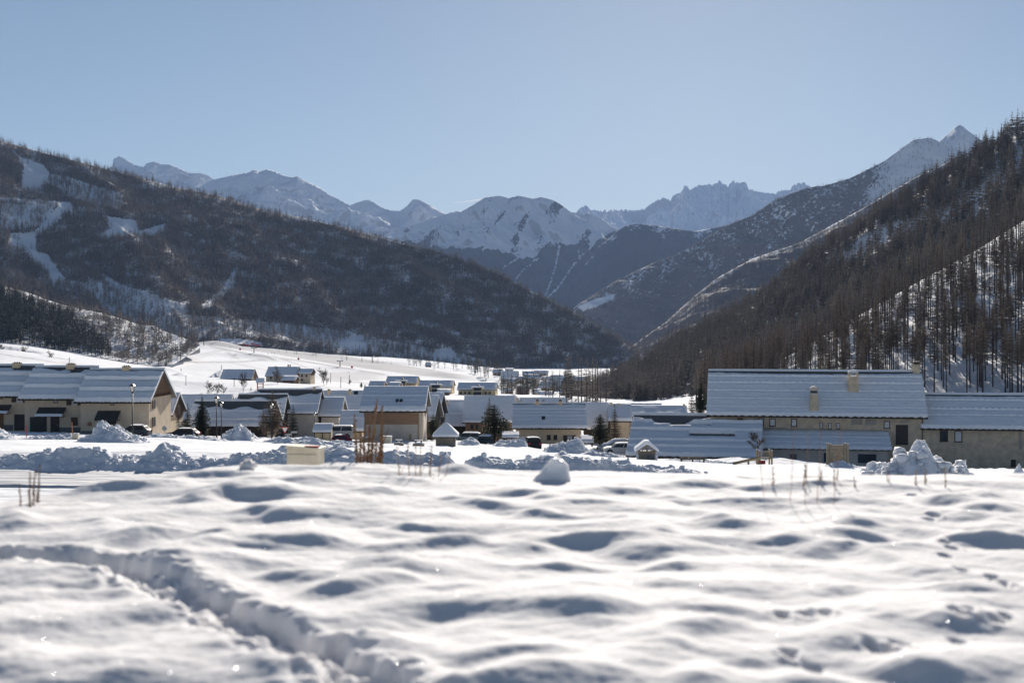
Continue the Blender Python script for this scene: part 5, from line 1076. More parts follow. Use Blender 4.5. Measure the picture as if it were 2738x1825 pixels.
for px, pt, pb, lb in ((966, 1021, 1037, 'small pine on the snow left of the low red house'), (976, 1027, 1038, 'bushy small pine next to the low red house')): vtree(pine_near[0], lb, px, pt, pb, 580, 1.0, 'pine_tree', seed=px)
fp = [np_mesh('pine', np.concatenate([a[0], b[0]]), np.concatenate([a[1], b[1] + len(a[0])]), 3, [M['bark_far'], M['needles_far']], np.concatenate([np.zeros(len(a[1])), np.ones(len(b[1]))])) for a, b in [conifer(160 + s, 'pine', 9, 6, .35, .26, 1.1, 1, .016) for s in range(3)]]
fl = [np_mesh('larch', np.concatenate([a[0], b[0]]), np.concatenate([a[1], b[1] + len(a[0])]), 3, [M['bark_far'], M['larch_hill']], np.concatenate([np.zeros(len(a[1])), np.ones(len(b[1]))])) for a, b in [conifer(170 + s, 'larch', 14, 6, .18, .17, .8, 1, .012) for s in range(4)]]
rr = random.Random(8)
def far_trees(n, poly, Y0, Y1, h0, h1, kinds, name, label, group, wd=(.9, 1.3)):
    k = 0; xs = [p[0] for p in poly]; ys = [p[1] for p in poly]
    while k < n:
        px, py = rr.uniform(min(xs), max(xs)), rr.uniform(min(ys), max(ys))
        if not in_poly(np.float64(px), np.float64(py), poly): continue
        lo, hi = min(ys), max(ys); Y = Y1 + (Y0 - Y1) * (py - lo) / max(1, hi - lo); x = (px - CX) / F * Y; z = float(gz(x, Y)); h = rr.uniform(h0, h1)
        o = link_mesh(name, rr.choice(kinds), loc=(x, Y, z - .3)); o.scale = (h * rr.uniform(*wd),) * 2 + (h,); o.rotation_euler.z = rr.uniform(0, 6.28); tag(o, label, 'tree', group); k += 1
far_trees(16, [(1090, 968), (1180, 975), (1260, 992), (1250, 1000), (1090, 982)], 1250, 1500, 9, 15, fp, 'pine_tree', 'dark pine with a bare lower trunk along the upper edge of the ski run', 'pines along the upper ski run')
far_trees(34, [(1240, 985), (1330, 990), (1345, 1012), (1290, 1010), (1240, 1000)], 1050, 1350, 8, 13, fp, 'pine_tree', 'small dark pine of the grove left of the far village', 'pines beside the far village')
far_trees(36, [(1330, 1018), (1420, 1020), (1440, 1060), (1340, 1062)], 700, 900, 9, 15, fl + fp, 'conifer', 'hazy grey tree of the grove in front of the far village', 'trees in front of the far village')
far_trees(22, [(1420, 1000), (1530, 1004), (1530, 1030), (1420, 1030)], 850, 1100, 8, 13, fl + fp, 'conifer', 'dark tree between the houses of the far village', 'trees between the far village houses')
far_trees(14, [(1440, 1055), (1520, 1050), (1530, 1066), (1440, 1072)], 560, 680, 8, 13, fl + fp, 'conifer', 'tree just behind the near snow roofs below the far village', 'trees behind the near roofs')
far_trees(26, [(1512, 1060), (1600, 1062), (1640, 1076), (1512, 1078)], 480, 640, 12, 19, fl, 'conifer', 'tall bare larch at the lower left end of the wooded slope', 'larches at the end of the wooded slope')
far_trees(18, [(650, 920), (1000, 958), (1100, 975), (1100, 980), (850, 950), (650, 926)], 1500, 1500, 4, 8, fl, 'conifer', 'young larch along the upper rim of the ski field', 'young larches on the field rim')

# ================================================================== street furniture and cars
GLM = 'old fashioned village street lamps'
for lb, px, a, b, Y in (('tallest lantern lamp, in front of the end terrace house', 354, 1024, 1166, 150), ('lantern lamp right of the dense dark conifer, taller of the pair', 579, 1058, 1176, 178), ('shorter lantern lamp of the pair right of the dense dark conifer', 592, 1072, 1174, 186), ('lantern lamp standing in front of the big leafless larch', 726, 1077, 1172, 186), ('short lantern lamp beside the snow covered shelter', 841, 1101, 1172, 192)): street_lamp(lb, px, a, b, Y, GLM)
post_thing('snow_pole', 'red snow marker pole in front of the middle garage', 'marker pole', 70, 1137, 1177, 160, .045, 'red', .04)
post_thing('snow_pole', 'orange wooden marker pole leaning behind the beige utility box', 'marker pole', 195, 1128, 1176, 150, .05, 'orange', -.06)
def sign(label, px, pt, pb, Y, kind):
    b = at(px, pb, Y); H = (pb - pt) / F * Y; ANCH.append((b.x, b.y, b.z - float(gz(b.x, b.y, False)), 4)); o = empty('road_sign', b, 0, label, 'road sign')
    MB().tube([(0, 0, -.4), (0, 0, H - .1)], .035, 8).build('post', M['metal_grey'], o)
    if kind == 'yield':
        w_ = .5; h = .87
        def tri(s, y0, y1): c = H - h * .55 - .02; return MB().prism([(-w_ * s, c + h * .38 * s), (w_ * s, c + h * .38 * s), (0, c - h * .62 * s)], 1, y0, y1)
        tri(1.0, -.07, -.04).build('border', M['red'], o); tri(.66, -.078, -.0701).build('panel', M['white_paint'], o)
    elif kind == 'round': MB().tube([(0, -.07, H - .3), (0, -.04, H - .3)], .32, 20).build('panel', M['sign_back'], o)
    elif kind == 'street':
        MB().box(-.06, .75, -.05, -.02, H - .25, H - .02).build('panel', M['metal_grey'], o); MB().box(-.7, .06, -.05, -.02, H - .55, H - .32).build('panel', M['metal_grey'], o)
    else: MB().box(-.22, .22, -.06, -.03, H - .35, H).build('panel', M['sign_back'], o)
    return o
sign('white triangle with a red rim pointing down, a give way sign by the slim spruce', 762, 1137, 1172, 176, 'yield'); sign('small round sign seen from behind beside the sunlit end wall', 440, 1138, 1168, 180, 'round'); sign('little plate on a grey post left of the dense conifer', 517, 1136, 1174, 176, 'plate'); sign('low post with street name plates right of the slim spruce', 779, 1152, 1172, 184, 'street')
def cabinet(name, label, cat, x0, x1, pt, pb, Y, dp, matn, snow=.12, parts=True, lid=None):
    a, b = at(x0, pb, Y), at(x1, pb, Y); w_ = b.x - a.x; H = (pb - pt) / F * Y; ANCH.append(((a.x + b.x) / 2, Y, a.z - float(gz((a.x + b.x) / 2, Y, False)), 4))
    o = empty(name, ((a.x + b.x) / 2, Y, a.z), .0, label, cat); hs = H - snow
    MB().box(-w_ / 2, w_ / 2, 0, dp, -.4, hs).build('housing', M[matn], o, bevel=.02 * min(1, w_))
    if parts:
        MB().box(-w_ / 2 + .04, -.01, -.02, -.002, .1, hs - .08).build('door', M[matn], o); MB().box(.01, w_ / 2 - .04, -.02, -.002, .1, hs - .08).build('door', M[matn], o)
        MB().box(-w_ / 2 - .03, w_ / 2 + .03, -.05, dp + .03, hs, hs + .04).build('lid', M[lid or matn], o, bevel=.008)
    snow_layer('snow_cap', o, w_ + .02, dp + .02, (-w_ / 2 - .01, -.02, hs + .045), (1, 0, 0), (0, 1, 0), (0, 0, 1), T=max(.03, snow - .04), cell=max(.015, w_ / 14), seed=int(x0), eave=.0); return o
cabinet('utility_box', 'beige utility box half buried in the snow before the terrace houses', 'utility box', 193, 208, 1158, 1179, 148, .5, 'plastic_beige', .12)
cabinet('waste_container', 'tan waste container with snow on its lid before the timber barn', 'container', 1018, 1046, 1166, 1188, 182, 1.2, 'plastic_beige', .10); cabinet('waste_container', 'olive waste container mostly hidden by the dry stalks', 'container', 963, 991, 1168, 1187, 184, 1.2, 'wood_weathered', .10)
def picnic(label, x0, x1, pt, pb, Y):
    b = at((x0 + x1) / 2, pb, Y); w_ = (x1 - x0) / F * Y; H = (pb - pt) / F * Y; ANCH.append((b.x, b.y, b.z - float(gz(b.x, b.y, False)), 4)); o = empty('fountain', b, 0, label, 'fountain')
    MB().tube_z([(0, .8, -.3), (0, .8, H * .38), (0, .8, H * .42)], [w_ * .42, w_ * .46, w_ * .40], 14).build('basin', M['wood_weathered'], o); MB().tube_z([(0, .8, H * .42), (0, .8, H * .58)], [w_ * .41, w_ * .25], 14).build('snow_cap', M['snow'], o, smooth=True)
    for s in (-.2, .2): MB().box(s * w_ - .08, s * w_ + .08, .72, .88, H * .3, H * .82).build('post', M['wood_dark'], o)
    MB().box(-w_ * .30, w_ * .30, .5, 1.1, H * .82, H * .88).build('top_board', M['wood_dark'], o); MB().box(-w_ * .30, w_ * .30, .52, 1.08, H * .88, H).build('snow_strip', M['snow'], o, bevel=.04)
picnic('round wooden trough with two posts and snow, nearer the tan container', 1050, 1080, 1176, 1191, 172); picnic('round wooden trough with two posts, between the first one and the pyramid roofed hut', 1100, 1136, 1177, 1193, 168)
# pyramid-roofed hut
b = at(1191, 1195, 176); w_ = 52 / F * 176; Hw = 28 / F * 176; Hr = 64 / F * 176; ANCH.append((b.x, b.y, b.z - float(gz(b.x, b.y, False)), 6)); o = empty('transformer_hut', b, 0, 'small square hut with a pyramid roof under thick snow', 'hut')
MB().box(-w_ / 2, w_ / 2, 0, w_, -1, Hw + .25).build('wall', M['wood_weathered'], o); MB().box(w_ / 2 - .22, w_ / 2 + .012, -.012, .2, -.6, Hw).build('corner_post', M['plinth'], o); MB().box(-w_ * .28, w_ * .1, -.03, 0, -.5, Hw - .2).build('door', M['wood_weathered'], o)
prof = [(w_ * .66, Hw), (w_ * .67, Hw + .28), (w_ * .53, Hw + .62), (w_ * .33, Hw + 1.10), (w_ * .14, Hw + 1.52), (w_ * .04, Hr)]
m = MB(); c = (0, w_ / 2); m.tube_z([(c[0], c[1], z) for r, z in prof], [r * 1.414 for r, z in prof], 4); rs_ = m.build('roof_snow', M['snow'], o, bevel=.14)
MB().box(-w_ * .62, w_ * .62, -w_ * .12, w_ * 1.12, Hw - .12, Hw - .003).build('roof', M['roof_tile'], o)
# bus shelter with a rounded snow roof
b = at(862, 1172, 188); w_ = 44 / F * 188; ANCH.append((b.x, b.y, b.z - float(gz(b.x, b.y, False)), 6)); o = empty('bus_shelter', b, 0, 'small shelter with pale yellow panels and a rounded snow roof', 'shelter'); Hh = 37 / F * 188
MB().box(-w_ / 2, w_ / 2, 0, .1, -.5, Hh * .5).build('panel', M['stucco_yellow'], o); MB().box(-w_ / 2, -w_ / 2 + .1, .1, 2, -.5, Hh * .6).build('panel', M['stucco_yellow'], o); MB().box(w_ / 2 - .1, w_ / 2, .1, 2, -.5, Hh * .6).build('panel', M['stucco_yellow'], o)
for s in (-1, 0, 1): MB().box(s * w_ * .48 - .06, s * w_ * .48 + .06, -.06, .0, -.5, Hh * .55).build('post', M['wood_vert'], o)
ar = [(-.5 + 2.9 * t, Hh * (.42 + .55 * math.sin(math.pi * (.06 + .62 * t)))) for t in np.linspace(0, 1, 9)]
MB().prism([(a, z - .1) for a, z in ar] + [(a, z - .2) for a, z in reversed(ar)], 0, -w_ * .56, w_ * .56).build('roof', M['wood_dark'], o); MB().prism([(a, z - .097) for a, z in ar] + [(a + .02, z + .18) for a, z in reversed(ar)], 0, -w_ * .57, w_ * .57).build('roof_snow', M['snow'], o, bevel=.06)
# notice kiosk with a gabled snow roof
Yk = 158; b = at(1730, 1229, Yk); s_ = Yk / F; ANCH.append((b.x, b.y, b.z - float(gz(b.x, b.y, False)), 6)); o = empty('kiosk', b, 0, 'wooden kiosk with an open timber gable and a thick snow roof before the barn', 'kiosk')
w_, He, Hp = 46 * s_, 24 * s_, 41 * s_
MB().box(-w_ / 2, w_ / 2, 0, 1.5, -.6, He - .05).build('wall', M['wood_weathered'], o); MB().box(-.03, w_ / 2 - .1, -.03, 0, -.5, He - .35).build('door', M['plinth'], o)
m = MB(); m.box(-w_ / 2 - .05, w_ / 2 + .05, -.12, 0, He - .10, He); m.box(-.09, .09, -.11, -.01, He, Hp - .1)
for s in (-1, 1):
    m.prism([(s * (w_ / 2 + .25), He - .16), (s * (w_ / 2 + .25), He + .0), (0, Hp), (0, Hp - .17)], 1, -.14, 1.7); m.prism([(s * w_ * .28, He), (s * w_ * .33, He), (s * .06, He + (Hp - He) * .62), (s * .06, He + (Hp - He) * .52)], 1, -.1, -.02); m.box(min(s * w_ * .06, s * w_ * .26), max(s * w_ * .06, s * w_ * .26), -.09, -.02, He + .20, He + .27)
m.build('gable_frame', M['wood_weathered'], o)
MB().prism([(-w_ / 2 - .32, He - .12), (0, Hp + .03), (w_ / 2 + .32, He - .12), (w_ / 2 + .36, He + .22), (.25, Hp + .42), (-.2, Hp + .44), (-w_ / 2 - .38, He + .26)], 1, -.25, 1.85).build('roof_snow', M['snow'], o, bevel=.10)
for s in (-1, 1): tag(MB().tube_z([(0, 0, -.3), (0, 0, .30), (0, 0, .42)], [.14, .14, .05], 12).build('bollard', M['white_paint'], None, loc=at(1730 + s * 25, 1224, Yk - .6)), 'white round topped stub at the %s foot of the wooden kiosk' % ('left' if s < 0 else 'right'), 'bollard', 'stubs beside the kiosk')
# playground: climbing wall, little playhouse, see-saw beam, bench
Yc = 128; b = at(2240, 1246, Yc); s_ = Yc / F; ANCH.append((b.x, b.y, b.z - float(gz(b.x, b.y, False)), 6)); o = empty('climbing_wall', b, 0, 'wooden climbing wall of boards between two tall posts', 'climbing wall')
for s in (-1, 1):
    for q in (-.13, .13): MB().box(s * 23 * s_ + q - .10, s * 23 * s_ + q + .08, -.1, .12, -.5, 62 * s_ - (.05 if q > 0 else 0)).build('post', M['wood_weathered'], o)
pan = MB()
for k in range(9): pan.box(-20 * s_, 20 * s_, -.03, .03, (6 + k * 5.5) * s_, (6 + k * 5.5 + 5.1) * s_)
pan.build('panel', M['wood_weathered'], o); MB().box(-20 * s_, 20 * s_, -.06, .06, 55 * s_, 57 * s_).build('rail', M['wood_weathered'], o)
rr = random.Random(3); hd = MB()
for k in range(12): x, z = rr.uniform(-17, 17) * s_, rr.uniform(8, 50) * s_; hd.box(x - .05, x + .05, -.09, -.031, z - .04, z + .04)
hd.build('hold', M['stucco_grey'], o)
Yp = 140; b = at(2048, 1241, Yp); s_ = Yp / F; ANCH.append((b.x, b.y, b.z - float(gz(b.x, b.y, False)), 6)); o = empty('playhouse', b, .05, 'small wooden play frame with pale corner posts and a red panel', 'play frame')
for x in (-18, 16):
    for y in (0, 1.1): MB().box(x * s_ - .07, x * s_ + .07, y - .07, y + .07, -.4, 37 * s_).build('post', M['wood_pale'], o); MB().tube_z([(x * s_, y, 37 * s_), (x * s_, y, 40 * s_)], [.11, .03], 8).build('snow_cap', M['snow'], o)
m = MB()
for k in range(7): m.box((-15 + k * 4.4) * s_, (-13.6 + k * 4.4) * s_, -.03, .03, 17 * s_, 34 * s_)
m.box(-18 * s_, 16 * s_, -.04, .04, 33 * s_, 35 * s_).box(-18 * s_, 16 * s_, -.04, .04, 16 * s_, 18 * s_); m.build('railing', M['wood_weathered'], o); MB().box(-18 * s_, 16 * s_, 0, 1.1, 14 * s_, 16 * s_).build('platform', M['wood_weathered'], o); MB().box(-20 * s_, -2 * s_, -.1, -.04, 1 * s_, 11 * s_).build('panel', M['red'], o)
b1, b2 = at(1960, 1243, 136), at(2030, 1224, 137); o = empty('balance_beam', ((b1.x + b2.x) / 2, 136, b1.z), 0, 'long sloping wooden beam resting on short posts beside the play frame', 'beam'); hx = (b2.x - b1.x) / 2
MB().tube([(-hx, 0, .15), (hx, 0, b2.z - b1.z + .15)], .13, 8).build('beam', M['wood_pale'], o)
for t in (-.95, .1, .8): MB().box(t * hx - .08, t * hx + .08, -.1, .1, -.5, (t + 1) / 2 * (b2.z - b1.z) + .1).build('post', M['wood_weathered'], o)
b = at(1852, 1235, 150); s_ = 150 / F; o = empty('bench', b, 0, 'dark low bench in the snow in front of the barn eave', 'bench'); ANCH.append((b.x, b.y, b.z - float(gz(b.x, b.y, False)), 5))
MB().box(-34 * s_, 34 * s_, -.2, .2, 7 * s_, 9.5 * s_).build('seat', M['wood_dark'], o); MB().box(-34 * s_, 34 * s_, .18, .25, 10.5 * s_, 14 * s_).build('backrest', M['wood_dark'], o)
for x in (-30, 0, 30): MB().box(x * s_ - .06, x * s_ + .06, -.2, .24, -.4, 7 * s_).build('leg', M['wood_dark'], o)
def paint(name, c, rough=.6, metal=.0): return mat(name, c, tuple(q * .9 for q in c), 30, rough, spec=.15, metal=metal, detail=2)
car('van', 'dark green van facing the camera with a snowy roof, before the big pine', 1298, 1197, 205, R(-97), 4.4, 1.95, 1.78, paint('paint_green', (.030, .050, .050)), 'van', .10)
car('suv', 'dark boxy car with its back to us and snow on its roof', 1423, 1201, 196, R(99), 4.3, 1.95, 1.72, paint('paint_dark', (.022, .022, .024)), 'suv', .08, glass='metal_black')
car('suv', 'white crossover car half hidden by the corner of the long snowy barn', 1656, 1214, 195, R(183), 4.5, 1.86, 1.62, paint('paint_white', (.62, .62, .61)), 'suv', .04)
car('estate_car', 'car buried under a thick smooth snow cover behind the white crossover', 1646, 1208, 202, R(183), 5.2, 1.9, 1.62, paint('paint_silver', (.40, .41, .42)), 'hatch', .30, windscreen_snow=True)
car('estate_car', 'dark car with a snow streaked roof low behind the ploughed snow by the conifer', 486, 1174, 184, R(178), 4.6, 1.8, 1.45, paint('paint_blue', (.035, .045, .06)), 'hatch', .06, glass='tyre')
car('van', 'pale blue car under snow left of the dark green van', 1251, 1183, 222, R(172), 3.9, 1.8, 1.6, paint('paint_pale', (.20, .27, .31)), 'van', .12)
car('pickup_van', 'white van nose showing beside the low snow covered garage', 902, 1173, 200, R(186), 4.4, 1.9, 1.9, paint('paint_white_van', (.55, .55, .54)), 'van', .03)
car('hatchback', 'car top just showing behind the heap beside the tallest lamp', 358, 1167, 176, R(176), 4.2, 1.75, 1.45, paint('paint_grey', (.08, .085, .09)), 'hatch', .10, glass='tyre')
car('small_car', 'red car almost hidden by snow in front of the garage', 902, 1190, 190, R(182), 3.8, 1.7, 1.42, paint('paint_red', (.35, .03, .04)), 'hatch', .05)
a = at(1365, 1184, 206); o = empty('wood_store', a, 0, 'low wood store with a snowy flat roof between the pines and the dark car', 'shed'); ANCH.append((a.x, a.y, a.z - float(gz(a.x, a.y, False)), 5)); s_ = 206 / F
MB().box(-21 * s_, 21 * s_, 0, 1.6, -.5, 14 * s_).build('wall', M['wood_vert'], o); MB().box(-23 * s_, 23 * s_, -.3, 1.9, 14 * s_ + .002, 15.5 * s_).build('roof', M['wood_dark'], o); snow_layer('roof_snow', o, 46 * s_, 2.2, (-23 * s_, -.3, 15.5 * s_ + .01), (1, 0, 0), (0, .98, .17), (0, -.17, .98), T=.34, cell=.2, seed=5)
a = at(1570, 1186, 214); o = empty('lean_shed', a, 0, 'small open shed with a slanted snow roof at the right end of the cream house', 'shed'); ANCH.append((a.x, a.y, a.z - float(gz(a.x, a.y, False)), 5)); s_ = 214 / F
for x in (-14, 14):
    for y in (0, 2): MB().box(x * s_ - .07, x * s_ + .07, y - .07, y + .07, -.6, 6 * s_ + y * .35).build('post', M['wood_dark'], o)
MB().prism([(-.5, 4 * s_), (2.4, 15 * s_), (2.4, 16 * s_), (-.5, 5 * s_)], 0, -17 * s_, 18 * s_).build('roof', M['wood_dark'], o); L_ = math.hypot(2.9, 11 * s_); snow_layer('roof_snow', o, 35 * s_, L_, (-17 * s_, -.5, 5 * s_ + .01), (1, 0, 0), (0, 2.9 / L_, 11 * s_ / L_), (0, -11 * s_ / L_, 2.9 / L_), T=.3, cell=.2, seed=6)

# ================================================================== ski field: pylons, chairs, pads, skiers, fences
def pylon(label, px, pt, pb, Y, group):
    b = at(px, pb, Y); H = (pb - pt) / F * Y; ANCH.append((b.x, b.y, b.z - float(gz(b.x, b.y, False)), 20)); o = empty('lift_pylon', b, 0, label, 'lift pylon', group)
    MB().tube([(0, 0, -1), (0, 0, H)], [.45, .28], 8).build('mast', M['metal_black'], o); MB().box(-2.4, 2.4, -.25, .25, H - .5, H).build('crossarm', M['metal_black'], o); MB().box(-2.5, -1.9, -.8, .8, H - .1, H + .35).box(1.9, 2.5, -.8, .8, H - .1, H + .35).build('sheave', M['metal_black'], o)
GP = 'lift pylons on the ski field'
for lb, px, a, b, Y in (('lift pylon nearest the knoll at the top of the ski field', 545, 910, 924, 1420), ('lift pylon above the wide grey roofed chalet', 679, 929, 943, 1260), ('lift pylon low on the piste above the far lone tree', 909, 964, 979, 1150), ('chairlift tower standing against the wood, upper', 853, 916, 945, 1560), ('chairlift tower standing against the wood, lower', 995, 941, 974, 1500), ('thin pylon at the head of the groomed piste', 588, 895, 912, 1480)): pylon(lb, px, a, b, Y, GP)
ch = None
for i, (px, py) in enumerate(((644, 887), (678, 895), (715, 902), (749, 908), (784, 915), (819, 920), (892, 934), (929, 940), (962, 945), (1000, 953))):
    Y = 1600 - i * 8; p = at(px, py, Y)
    if ch is None:
        ch = empty('lift_chair', p, .3, 'white lift chair hanging in a line before the dark wood', 'lift chair', 'lift chairs in a line'); MB().box(-.9, .9, -.3, .3, -.15, .1).build('seat', M['white_paint'], ch); MB().box(-.9, .9, .25, .4, .1, .9).build('backrest', M['white_paint'], ch); MB().tube([(0, .3, .9), (0, 0, 2.6)], .06, 5).build('hanger', M['metal_grey'], ch)
    else: c = copy_tree(ch); c.location = p
ca, cb = at(560, 868, 1640), at(1120, 978, 1460); pts = [ca.lerp(cb, t) for t in np.linspace(0, 1, 12)]; tag(MB().tube([(p.x, p.y, p.z + 2.6) for p in pts], .05, 4).build('lift_cable', M['metal_grey']), 'thin lift cable carrying the white chairs past the wood', 'cable')
GM = 'red padded mats on the piste'
for lb, px, py, Y in (('red protective mat on the upper piste', 642, 932, 1250), ('red protective mat halfway down the piste', 798, 958, 1180), ('red protective mat low on the piste by a pylon', 941, 980, 1120)):
    p = at(px, py + 3, Y); tag(MB().box(-.75, .75, -.4, .4, -.2, 1.5).build('safety_mat', M['red'], None, loc=p, bevel=.15), lb, 'safety mat', GM)
for lb, x0, x1, y0, y1, Y in (('dark red fence strip at the head of the piste, left piece', 649, 668, 921, 925, 1500), ('longer red fence strip along the top rim of the piste', 671, 696, 920, 925, 1500)):
    a, b = at(x0, y0, Y), at(x1, y1, Y); o = empty('snow_fence', (a + b) / 2, 0, lb, 'fence'); hx = (b.x - a.x) / 2; hz_ = (b.z - a.z) / 2
    MB().hexa([(-hx, -.05, -hz_ - .3), (hx, -.05, hz_ - .3), (hx, .05, hz_ - .3), (-hx, .05, -hz_ - .3), (-hx, -.05, -hz_ + 1.2), (hx, -.05, hz_ + 1.2), (hx, .05, hz_ + 1.2), (-hx, .05, -hz_ + 1.2)]).build('netting', M['red'], o)
    for t in (-1, -.33, .33, 1): MB().box(t * hx - .05, t * hx + .05, -.12, -.052, t * hz_ - .8, t * hz_ + 1.4).build('post', M['wood_dark'], o)
for lb, px, py, Y in (('skier standing on the piste edge, left one of the trio', 717, 947, 1220), ('skier in the middle of the trio on the piste', 727, 946, 1215), ('skier at the right of the trio on the piste', 734, 947, 1212), ('lone skier higher on the piste', 616, 930, 1300)): person(lb, px, py, Y, 1.8, 'metal_black', 2.6)
for i, (lb, px, a, b, Y) in enumerate((('thin wooden pole on the field left of the wide chalet', 497, 1003, 1040, 620), ('utility pole in the snow right of the lone bare tree', 884, 997, 1022, 640), ('utility pole farther right near the piste foot', 934, 1002, 1024, 640), ('short pole below the two utility poles', 911, 1007, 1035, 600), ('pole in front of the wide grey chalet', 626, 1008, 1040, 600), ('snow cannon mast on the field left of the wide chalet', 592, 976, 988, 800), ('thin pole on the white slope above the terrace roofs', 29, 925, 947, 850), ('thin pole above the chimney of the middle terrace house', 185, 955, 976, 760), ('short stake with a sign beside the field bushes', 484, 985, 990, 760))): post_thing('pole', lb, 'pole', px, a, b, Y, .12 if Y < 700 else .16, 'wood_dark', .02 if i % 2 else 0)
p0, p1 = at(1210, 542, 15800), at(1312, 531, 16200); tag(MB().tube([p0, p0.lerp(p1, .5), p1], [1.5, 7, 9], 6).build('contrail', M['contrail']), 'short thin white vapour trail above the middle mountain', 'contrail')

# ================================================================== heaps of ploughed snow
heap('snow_bank', 'long ploughed snow bank behind the road on the left, lumpy with two humps', -260, 790, 1264, 1205, 44.6, 3.6, [(0, .9), (.24, .78), (.30, .85), (.40, .95), (.47, 1.15), (.52, 1.05), (.58, .70), (.635, .95), (.67, 1.28), (.70, 1.05), (.74, .66), (.85, .55), (.93, .6), (1, .5)], 1, .30, .22, cat='snow bank', blocks=220, res=.06, flat=True)
heap('snow_bank', 'ploughed snow bank of big broken clods behind the white cabinet', 590, 1240, 1272, 1204, 44.2, 3.2, [(0, .1), (.04, .72), (.1, 1.1), (.17, 1.0), (.22, 1.2), (.32, 1.12), (.42, 1.08), (.52, 1.0), (.62, .78), (.75, .92), (.86, .98), (.93, .85), (1, .3)], 2, .34, .30, cat='snow bank', blocks=110, res=.06, flat=True)
heap('snow_bank', 'low ploughed snow bank tapering away to the right behind the ice block', 1190, 1960, 1288, 1216, 44.4, 3.0, [(0, .1), (.06, .55), (.12, .9), (.2, 1.0), (.3, .85), (.42, .95), (.55, .8), (.7, .6), (.85, .42), (1, .05)], 3, .32, .22, cat='snow bank', blocks=120, res=.06, flat=True)
heap('snow_heap', 'jagged white heap of broken snow blocks before the stone house', 2290, 2610, 1292, 1196, 34.0, 3.2, [(0, .02), (.06, .34), (.16, .56), (.26, .66), (.33, .92), (.38, 1.0), (.43, .86), (.50, 1.15), (.56, 1.12), (.61, .74), (.66, .66), (.71, .74), (.76, .58), (.82, .68), (.88, .58), (.94, .34), (1, .03)], 4, .50, .26, 'snow_heap', blocks=75, res=.022)
heap('snow_heap', 'low trampled clods right of the jagged heap', 2560, 3000, 1296, 1262, 32.5, 3.0, [(0, .05), (.12, .5), (.3, .8), (.45, .6), (.6, .9), (.8, .6), (1, .05)], 5, .38, .28, blocks=40, res=.035)
heap('snow_heap', 'tall twin peaked snow heap before the end terrace house', 216, 400, 1184, 1132, 139, 7, [(0, .02), (.12, .25), (.24, .5), (.31, 1.06), (.38, .78), (.46, .70), (.54, .86), (.62, .60), (.72, .36), (.85, .22), (1, .02)], 6, .7, .75, res=.12, blocks=110)
heap('snow_heap', 'rounded snow heap right of the lamp pair', 592, 690, 1178, 1143, 172, 6, [(0, .02), (.2, .5), (.38, .95), (.52, 1.05), (.66, .8), (.8, .45), (1, .02)], 7, .7, .75, res=.12, blocks=60)
heap('snow_heap', 'long low heap of clods along the parking below the sunlit end wall', 385, 620, 1182, 1166, 158, 5, [(0, .05), (.1, .8), (.25, .9), (.4, .6), (.55, .75), (.7, .5), (.85, .6), (1, .05)], 8, .5, .45, res=.14, blocks=60)
heap('snow_heap', 'snow slope rising out of the photo at the left before the terrace', -120, 55, 1178, 1148, 150, 6, [(0, .6), (.5, .95), (.7, .85), (.85, .4), (1, .02)], 9, .5, .35, res=.14, blocks=30)
heap('snow_heap', 'low clods between the marker poles before the garage', 50, 225, 1180, 1166, 152, 4, [(0, .05), (.2, .5), (.5, .6), (.7, 1.0), (.85, .6), (1, .05)], 10, .45, .4, res=.12, blocks=40)
heap('snow_heap', 'ploughed heap with a rough crest before the double window of the cream house', 1452, 1600, 1210, 1176, 178, 7, [(0, .02), (.1, .45), (.25, .72), (.42, .8), (.55, 1.08), (.65, .95), (.8, .5), (.92, .25), (1, .02)], 11, .65, .7, res=.12, blocks=90)
heap('snow_heap', 'heap of clods left of the dark car seen from behind', 1318, 1412, 1200, 1174, 192, 5, [(0, .02), (.2, .5), (.45, .6), (.7, .9), (.9, 1.0), (1, .1)], 12, .5, .45, res=.14, blocks=30)
heap('snow_heap', 'smooth drift between the pyramid roofed hut and the dark green van', 1222, 1285, 1192, 1174, 188, 5, [(0, .02), (.3, .7), (.6, 1.0), (.85, .7), (1, .02)], 13, .4, .35, res=.14, blocks=10)
heap('snow_heap', 'low heaps along the road before the give way sign', 700, 960, 1186, 1165, 168, 5, [(0, .05), (.12, .5), (.25, .85), (.38, .6), (.5, .9), (.62, .55), (.78, .7), (.9, .4), (1, .03)], 14, .5, .45, res=.14, blocks=50)
heap('snow_heap', 'broken snow in front of the white crossover car', 1540, 1690, 1222, 1206, 168, 4, [(0, .02), (.3, .9), (.5, .7), (.7, .5), (1, .02)], 15, .45, .4, res=.12, blocks=30)
heap('snow_heap', 'pointed little pile at the right edge before the annex', 2710, 2742, 1254, 1226, 128, 2, [(0, .02), (.35, .8), (.5, 1.05), (.7, .5), (1, .02)], 16, .25, .2, res=.06)
heap('snow_heap', 'drift at the foot of the wooden climbing wall', 2210, 2300, 1252, 1236, 126, 3, [(0, .02), (.2, .6), (.5, 1), (.7, .6), (1, .02)], 17, .3, .25, res=.08)
heap('snow_heap', 'trodden snow band in front of the long snowy barn', 1765, 2010, 1240, 1229, 158, 4, [(0, .02), (.2, .6), (.5, .8), (.8, .6), (1, .02)], 18, .4, .35, res=.13, blocks=20)

